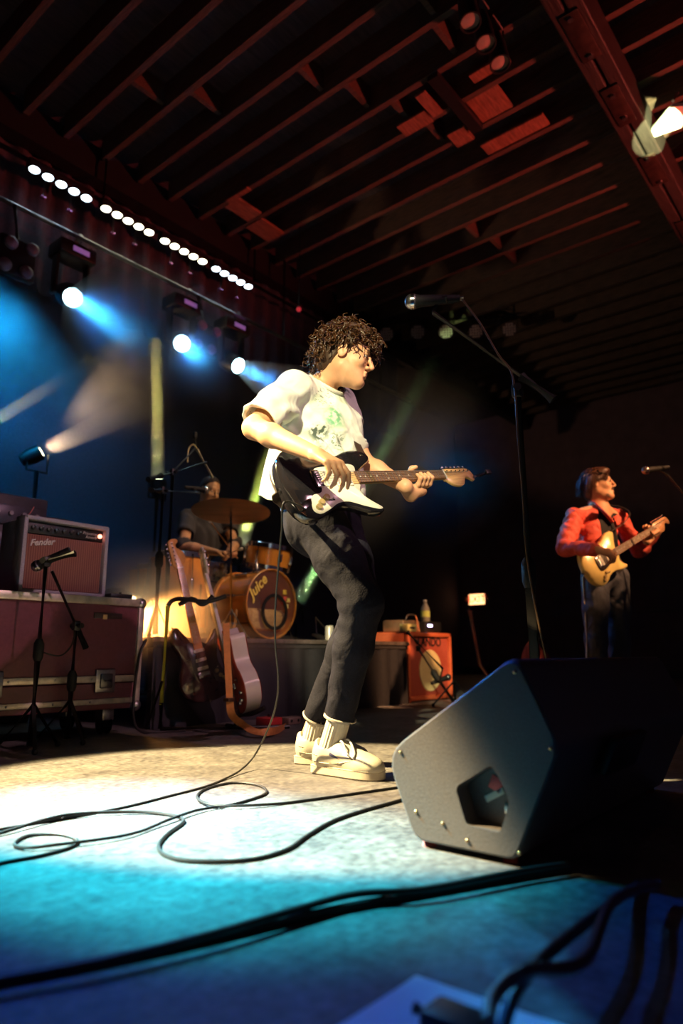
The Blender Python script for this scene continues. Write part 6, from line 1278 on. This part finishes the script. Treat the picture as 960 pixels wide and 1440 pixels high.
# ---------------------------------------------------------------- guitarist in the red jacket
tocam = V((-math.sin(YAW), -math.cos(YAW), 0))
def simple_shoe(T, a, yaw, m):
    m3 = Matrix.Rotation(yaw, 3, 'Z'); W = lambda p: V((a.x, a.y, 0)) + m3 @ V(p); A = (m3 @ V((1, 0, 0)), m3 @ V((0, 1, 0)), V((0, 0, 1)))
    U = SDF(0.007); U.cone(W((-0.06, 0, 0.06)), W((0.10, 0, 0.05)), 0.045, 0.042, 0.03); U.ell(W((0.15, 0, 0.04)), (0.07, 0.05, 0.04), A, 0.03); U.cone(W((-0.02, 0, 0.07)), W((-0.01, 0, 0.13)), 0.045, 0.042, 0.03); U.plane(W((0, 0, 0.004)), (0, 0, -1), 0.3)
    U.build('shoe', m, T)
def build_second():
    RS, LS = PD(808, 727, 4.95), PD(868, 727, 5.10); RE, RW = PD(793, 770, 4.84), PD(838, 773, 4.54); LE, LW = PD(898, 774, 5.24), PD(924, 748, 5.20)
    RH, LH = PD(836, 812, 4.98), PD(865, 812, 5.08); RK, LK = PD(838, 900, 4.95), PD(870, 900, 5.06)
    RA, LA = PD(840, 986, 4.98), PD(874, 986, 5.12); NK = PD(843, 716, 5.03); HC_ = PD(840, 681, 5.0)
    PE = (RH + LH) / 2 + V((0, 0, 0.03)); CH = (RS + LS) / 2 + V((0, 0, -0.16))
    T = wthing('person', 'person with brown hair and moustache in a red jacket playing a yellow guitar', 'person', V((PE.x, PE.y, 0)))
    hf = camr * 0.88 + tocam * 0.46 + V((0, 0, 0.08)); hu = V((0, 0, 1)); fwd = unit(tocam * 0.75 + camr * 0.66); side = V((-fwd.y, fwd.x, 0)); ax = (side, fwd, V((0, 0, 1)))
    S = SDF(0.0055); H, f, l, u = add_head(S, HC_, hf, hu, NK, 1.0, 0.055)
    S.cone(NK, CH, 0.07, 0.11, 0.03); S.cone(CH, PE, 0.11, 0.11, 0.04); S.cone(RS, NK, 0.05, 0.05, 0.03); S.cone(LS, NK, 0.05, 0.05, 0.03)
    S.chain([RS, RE, RW], [0.05, 0.04, 0.026], 0.02); S.chain([LS, LE, LW], [0.05, 0.04, 0.026], 0.02)
    for a, b, c in ((RH, RK, RA), (LH, LK, LA)): S.chain([PE, a, b, c], [0.1, 0.07, 0.05, 0.035], 0.02)
    add_hand(S, RW, PD(866, 780, 4.52) - RW, -fwd + V((0, 0, -0.4)), V((0, 0, 1)), ((25, 40, 20), (32, 45, 25), (38, 50, 28), (44, 50, 30)), 1.0, (0.35, 0.8, 0.4), 0.2)
    gy = G4M.to_3x3() @ V((0, 1, 0)); gx4 = G4M.to_3x3() @ V((1, 0, 0)); gn4 = G4M.to_3x3() @ V((0, 0, 1)); g4 = lambda x, y, z: G4M @ V((x, y, z))
    S.chain([LW, g4(0.70, -0.06, -0.04)], [0.026, 0.027], 0.02); add_hand(S, g4(0.70, -0.06, -0.04), gy * 0.4 + gx4 * 0.6, gn4 * 0.3 + gy * 0.8, gy, ((35, 75, 60),) * 4, 0.95, (0.8, 0.2, -0.1), 0.2)
    for k in range(4): x = 0.72 + 0.021 * k; S.chain([g4(x, -0.036, -0.028), g4(x, -0.043, 0.004), g4(x, -0.030, 0.030), g4(x, -0.006, 0.022)], [0.011, 0.0105, 0.0095, 0.0075], 0.006)
    S.build('body', skin, T); add_eyes(T, HC_, hf, hu)
    hairm = M('straight_brown_hair', (0.075, 0.030, 0.018), 0.42, var=0.4, scale=30)
    C = SDF(0.006); C.ell(H(-0.02, 0, 0.05), (0.108, 0.088, 0.085), (f, l, u), 0.02); C.ell(H(-0.07, 0, -0.03), (0.05, 0.07, 0.09), (f, l, u), 0.03); C.ell(H(0.055, 0, 0.085), (0.05, 0.06, 0.035), (f, l, u), 0.03); C.plane(H(0.06, 0, 0.04), f - u * 0.8, 0.09); C.build('hair_mass', hairm, T)
    rng = random.Random(5); hm = MB()
    for i in range(320):
        th_ = rng.uniform(0, 2 * PI); ph = math.acos(rng.uniform(0.0, 1)); a, b, d = math.sin(ph) * math.cos(th_), math.sin(ph) * math.sin(th_), math.cos(ph)
        r0 = H(-0.015 + 0.108 * a, 0.088 * b, 0.05 + 0.085 * d); p1 = H(-0.03 + 0.125 * a, 0.098 * b, 0.05 + 0.085 * d - 0.05); p2 = H(-0.045 + 0.122 * a, 0.095 * b, 0.02 + 0.06 * d - (0.09 if a < 0.3 else 0.02))
        if a > 0.4: p2 = H(0.09, 0.085 * b, 0.045)
        hm.tube(catmull([r0, p1, p2], 3), [0.005, 0.0045, 0.0045, 0.004, 0.003, 0.002, 0.0015], 4, caps=False)
    hm.build('hair_strands', hairm, T, angle=180)['kind'] = 'stuff'
    ms = MB()
    for i in range(60): b = rng.uniform(-0.028, 0.028); p = H(0.104 - abs(b) * 0.35, b, -0.054); ms.tube([p, p + f * 0.004 - u * rng.uniform(0.008, 0.014) + l * b * 0.15], [0.0028, 0.001], 4)
    for i in range(160): q = rng.uniform(-1.2, 1.2); p = H(0.02 + 0.072 * math.cos(q), 0.055 * math.sin(q), -0.098 + rng.uniform(-0.012, 0.018)); ms.tube([p, p - u * 0.007 + f * 0.003], [0.002, 0.0008], 4)
    ms.build('moustache_and_stubble', hairm, T)['kind'] = 'stuff'
    B = SDF(0.007); B.ell(CH, (0.175, 0.115, 0.21), ax, 0.04); B.cone(CH + V((0, 0, 0.05)), PE + V((0, 0, 0.03)), 0.115, 0.125, 0.04); B.cone(RS, NK + V((0, 0, -0.03)), 0.05, 0.05, 0.04); B.cone(LS, NK + V((0, 0, -0.03)), 0.05, 0.05, 0.04); B.cone(NK + fwd * 0.05 + V((0, 0, -0.01)), NK + fwd * 0.10 + V((0, 0, 0.05)), 0.06, 0.09, 0.01, True)
    B.build('black_shirt', M('black_cotton', (0.012, 0.010, 0.013), 0.85), T)
    Jk = SDF(0.007); Jk.ell(CH + V((0, 0, 0.0)), (0.185, 0.128, 0.23), ax, 0.04); Jk.cone(CH, PE + V((0, 0, 0.06)), 0.125, 0.145, 0.05); Jk.cone(RS, NK + V((0, 0, -0.02)), 0.058, 0.05, 0.04); Jk.cone(LS, NK + V((0, 0, -0.02)), 0.058, 0.05, 0.04)
    Jk.chain([RS, RS.lerp(RE, 0.6), RE], [0.064, 0.064, 0.058], 0.03); Jk.chain([RE, RE.lerp(RW, 0.92)], [0.058, 0.046], 0.03); Jk.chain([LS, LS.lerp(LE, 0.6), LE], [0.062, 0.060, 0.055], 0.03); Jk.chain([LE, LE.lerp(LW, 0.8)], [0.055, 0.044], 0.03)
    Jk.plane(PE + V((0, 0, 0.0)), (0, 0, -1), 0.28)
    fr_c = CH + fwd * 0.17 + side * 0.005
    Jk.cone(fr_c + V((0, 0, 0.16)), fr_c + V((0, 0, -0.40)), 0.145, 0.15, 0.015, True); Jk.cone(NK + fwd * 0.02, NK + fwd * 0.04 + V((0, 0, 0.1)), 0.065, 0.085, 0.01, True)
    jm = M('coral_red_jacket', (0.72, 0.10, 0.07), 0.7, var=0.12, scale=20, wrinkle=(12, 0.04))
    jk = Jk.build('jacket', jm, T, folds((V((0.3, 0.3, 1)), 0.10, 0.008, 0.3, None, 1), (V((1, 0.2, 0.6)), 0.07, 0.007, 1.3, RE[:], 0.2), (V((0.6, 0.2, 1)), 0.06, 0.006, 2.3, LE[:], 0.2)))
    for sg in (-1, 1): ribbon('collar', [NK - fwd * 0.07 + side * 0.02 * sg + V((0, 0, 0.035)), NK + side * sg * 0.075 + V((0, 0, 0.03)), NK + side * sg * 0.085 + fwd * 0.09 + V((0, 0, -0.07)), NK + side * sg * 0.06 + fwd * 0.125 + V((0, 0, -0.13))], 0.055, jm, jk, lambda t: V((0, 0, 1)) + side * sg * 0.9, 0.006)
    J = SDF(0.007); J.ell(PE, (0.165, 0.12, 0.14), ax, 0.05)
    for a, b, c in ((RH, RK, RA), (LH, LK, LA)): J.chain([a, a.lerp(b, 0.5), b], [0.10, 0.09, 0.075], 0.03); J.chain([b, c + V((0, 0, -0.02))], [0.075, 0.085], 0.03); J.plane(c + V((0, 0, -0.03)), (0, 0, -1), 0.14)
    J.plane(PE + V((0, 0, 0.11)), (0, 0, 1), 0.3)
    jn = J.build('jeans', M('faded_jeans', (0.05, 0.055, 0.075), 0.7, var=0.2, scale=40, wrinkle=(9, 0.04)), T, folds((V((0.7, 0.3, 0.8)), 0.13, 0.004, 0.4, None, 1)))
    sp = tocam.cross(V((0, 0, 1)))
    ribbon('side_stripe', [RH - camr * 0.10 + tocam * 0.03, RK - camr * 0.077 + tocam * 0.02, RA - camr * 0.086 + tocam * 0.02], 0.02, M('pale_piping', (0.6, 0.42, 0.2), 0.6), jn, lambda t: tocam, 0.004)
    for a in (RA, LA): simple_shoe(T, a, math.atan2(fwd.y, fwd.x), black)
    tp_ = g4(0.40, 0.14, -0.02); bp_ = g4(-0.005, 0, -0.02)
    inv = G4M.inverted(); pts = [tp_, tp_.lerp(LS + fwd * 0.12, 0.5) + fwd * 0.02, LS + fwd * 0.10 + V((-0.03, 0, 0.02)), LS + V((-0.05, 0, 0.08)), NK - fwd * 0.10 + V((0.03, 0, 0.02)), CH - fwd * 0.17, CH - fwd * 0.16 + side * 0.1 + V((0, 0, -0.2)), bp_]
    ribbon('strap', [inv @ p for p in pts], 0.05, black, G4, lambda t: inv.to_3x3() @ V((1, 0.2, 0.3)), 0.004)
    return T
b4 = PD(823, 802, 4.69); n4 = PD(942, 729, 5.07); fw4 = unit(tocam * 0.75 + camr * 0.55 + V((0, 0, 0.25)))
G4M = mat_from(b4, n4 - b4, fw4)
G4 = guitar('electric_guitar', 'pale yellow electric guitar with dark pickup plate worn by the person in the red jacket', G4M, MUST, M('butter_yellow', (0.78, 0.62, 0.22), 0.25, var=0.05, coat=0.5), guard=[(0.12, -0.06), (0.12, 0.03), (0.16, 0.055), (0.24, 0.05), (0.25, -0.03), (0.20, -0.06)], guard_m=M('dark_plate', (0.03, 0.02, 0.02), 0.3), neck_m=M('maple_red', (0.55, 0.28, 0.14), 0.3), pick=((0.17, 0.0), (0.23, 0.0)), nut=(n4 - b4).length if 0.7 < (n4 - b4).length < 0.85 else 0.78, bridge=0.14)
P2_ = build_second()

# ---------------------------------------------------------------- drummer
def build_drummer():
    RS, LS = PD(264, 727, 5.95), PD(316, 729, 6.20); RE, RW = PD(258, 768, 5.72), PD(304, 777, 5.60); LE, LW = PD(330, 766, 6.05), PD(322, 776, 5.74)
    PE = V((3.74, 5.02, RZ + 0.60)); NK = PD(289, 715, 6.12); HC_ = PD(295, 690, 6.04); CH = (RS + LS) / 2 + V((0, 0.01, -0.17))
    T = wthing('person', 'person with short dark hair in a charcoal shirt drumming behind the wide cymbal', 'person', V((PE.x, PE.y, RZ)))
    hf = camr * 0.70 + tocam * 0.70 + V((0, 0, -0.35)); hu = V((0, 0, 1)) + camr * 0.15; fwd = V((0, -1, 0)); ax = (V((1, 0, 0)), V((0, 1, 0)), V((0, 0, 1)))
    S = SDF(0.0065); H, f, l, u = add_head(S, HC_, hf, hu, NK, 1.0, 0.055)
    S.cone(NK, CH, 0.07, 0.11, 0.03); S.cone(CH, PE, 0.11, 0.12, 0.04); S.cone(RS, NK, 0.05, 0.05, 0.03); S.cone(LS, NK, 0.05, 0.05, 0.03)
    S.chain([RS, RE], [0.056, 0.044], 0.02); S.chain([RE, RE.lerp(RW, 0.35), RW], [0.044, 0.046, 0.028], 0.02); S.chain([LS, LE], [0.054, 0.042], 0.02); S.chain([LE, LE.lerp(LW, 0.35), LW], [0.042, 0.043, 0.028], 0.02)
    RH, LH = PE + V((-0.10, -0.03, -0.02)), PE + V((0.10, -0.03, -0.02)); RK, LK = V((3.43, 4.68, RZ + 0.48)), V((4.04, 4.68, RZ + 0.48)); RA, LA = V((3.44, 4.60, RZ + 0.09)), V((4.08, 4.58, RZ + 0.09))
    for a, b, c in ((RH, RK, RA), (LH, LK, LA)): S.chain([PE, a, b, c], [0.1, 0.075, 0.05, 0.035], 0.02)
    grip = ((55, 75, 40),) * 4
    add_hand(S, RW, camr * 0.7 + V((0, -0.5, -0.05)), (0, 0, -1), tocam, grip, 0.95, (0.3, 0.8, 0.5)); add_hand(S, LW, V((-0.3, -1, 0.05)), (0, 0, -1), camr * -1, grip, 0.95, (0.3, 0.8, 0.5))
    S.build('body', skin, T); add_eyes(T, HC_, hf, hu)
    hairm = M('short_dark_hair', (0.03, 0.016, 0.014), 0.6, var=0.4, scale=60, bump=0.4)
    C = SDF(0.006); C.ell(H(-0.018, 0, 0.046), (0.104, 0.083, 0.088), (f, l, u), 0.02); C.ell(H(-0.06, 0, -0.01), (0.052, 0.072, 0.06), (f, l, u), 0.03); C.plane(H(0.05, 0, 0.075), f - u * 0.65, 0.11); C.build('hair', hairm, T)
    B = SDF(0.008); B.ell(CH, (0.20, 0.13, 0.22), ax, 0.04); B.cone(CH, PE + V((0, 0, 0.02)), 0.135, 0.15, 0.05); B.cone(RS, NK + V((0, 0, -0.04)), 0.066, 0.055, 0.04); B.cone(LS, NK + V((0, 0, -0.04)), 0.066, 0.055, 0.04)
    for s_, e_ in ((RS, RE), (LS, LE)): h_ = s_.lerp(e_, 0.62); B.chain([s_, s_.lerp(e_, 0.9)], [0.074, 0.080], 0.03); B.plane(h_, e_ - s_, 0.13); cloth_tube_open(B, h_, e_ - s_, 0.066, 0.03)
    B.plane(PE + V((0, 0, -0.03)), (0, 0, -1), 0.3)
    B.build('shirt', M('charcoal_cotton', (0.055, 0.05, 0.065), 0.85, var=0.15), T, folds((V((0.4, 0.2, 1)), 0.12, 0.006, 0.3, None, 1), (V((1, 0.2, 0.3)), 0.08, 0.005, 1.3, None, 1)))
    J = SDF(0.008); J.ell(PE + V((0, 0, -0.02)), (0.17, 0.14, 0.11), ax, 0.05)
    for a, b, c in ((RH, RK, RA), (LH, LK, LA)): J.chain([a, b], [0.10, 0.075], 0.03); J.chain([b, c], [0.075, 0.06], 0.03); J.plane(c + V((0, 0, -0.01)), (0, 0, -1), 0.12)
    J.build('jeans', M('black_trousers', (0.02, 0.02, 0.026), 0.8), T)
    for a in (RA, LA):
        m3 = Matrix.Rotation(-PI / 2, 3, 'Z'); U = SDF(0.008); U.cone(a + V((0, 0.05, -0.045)), a + V((0, -0.12, -0.05)), 0.042, 0.038, 0.02); U.cone(a, a + V((0, 0, -0.04)), 0.045, 0.045, 0.02); U.plane(V((a.x, a.y, RZ + 0.004)), (0, 0, -1), 0.3); U.build('shoe', black, T)
    for (h_, b_, lab) in ((RW + V((0.04, -0.06, -0.02)), PD(345, 770, 5.2), 'wooden drumstick in the right hand of the drummer'), (LW + V((-0.02, -0.08, -0.02)), PD(298, 737, 5.5), 'wooden drumstick with a pale tip raised from the drummer\'s left hand')):
        st = wthing('drumstick', lab, 'drumstick', h_); d = (V(b_) - h_).normalized(); e = h_ + d * 0.34
        MB().tube([h_ - d * 0.06, e], [0.0075, 0.006], 10).build('shaft', M('stick_wood', (0.70, 0.36, 0.16), 0.4), st); tm = MB(); tm.lathe([(0.005, -0.012), (0.012, 0.005), (0.012, 0.04), (0.0, 0.055)], e, d, 10); tm.build('tip', cream, st)
    return T
P3_ = build_drummer()
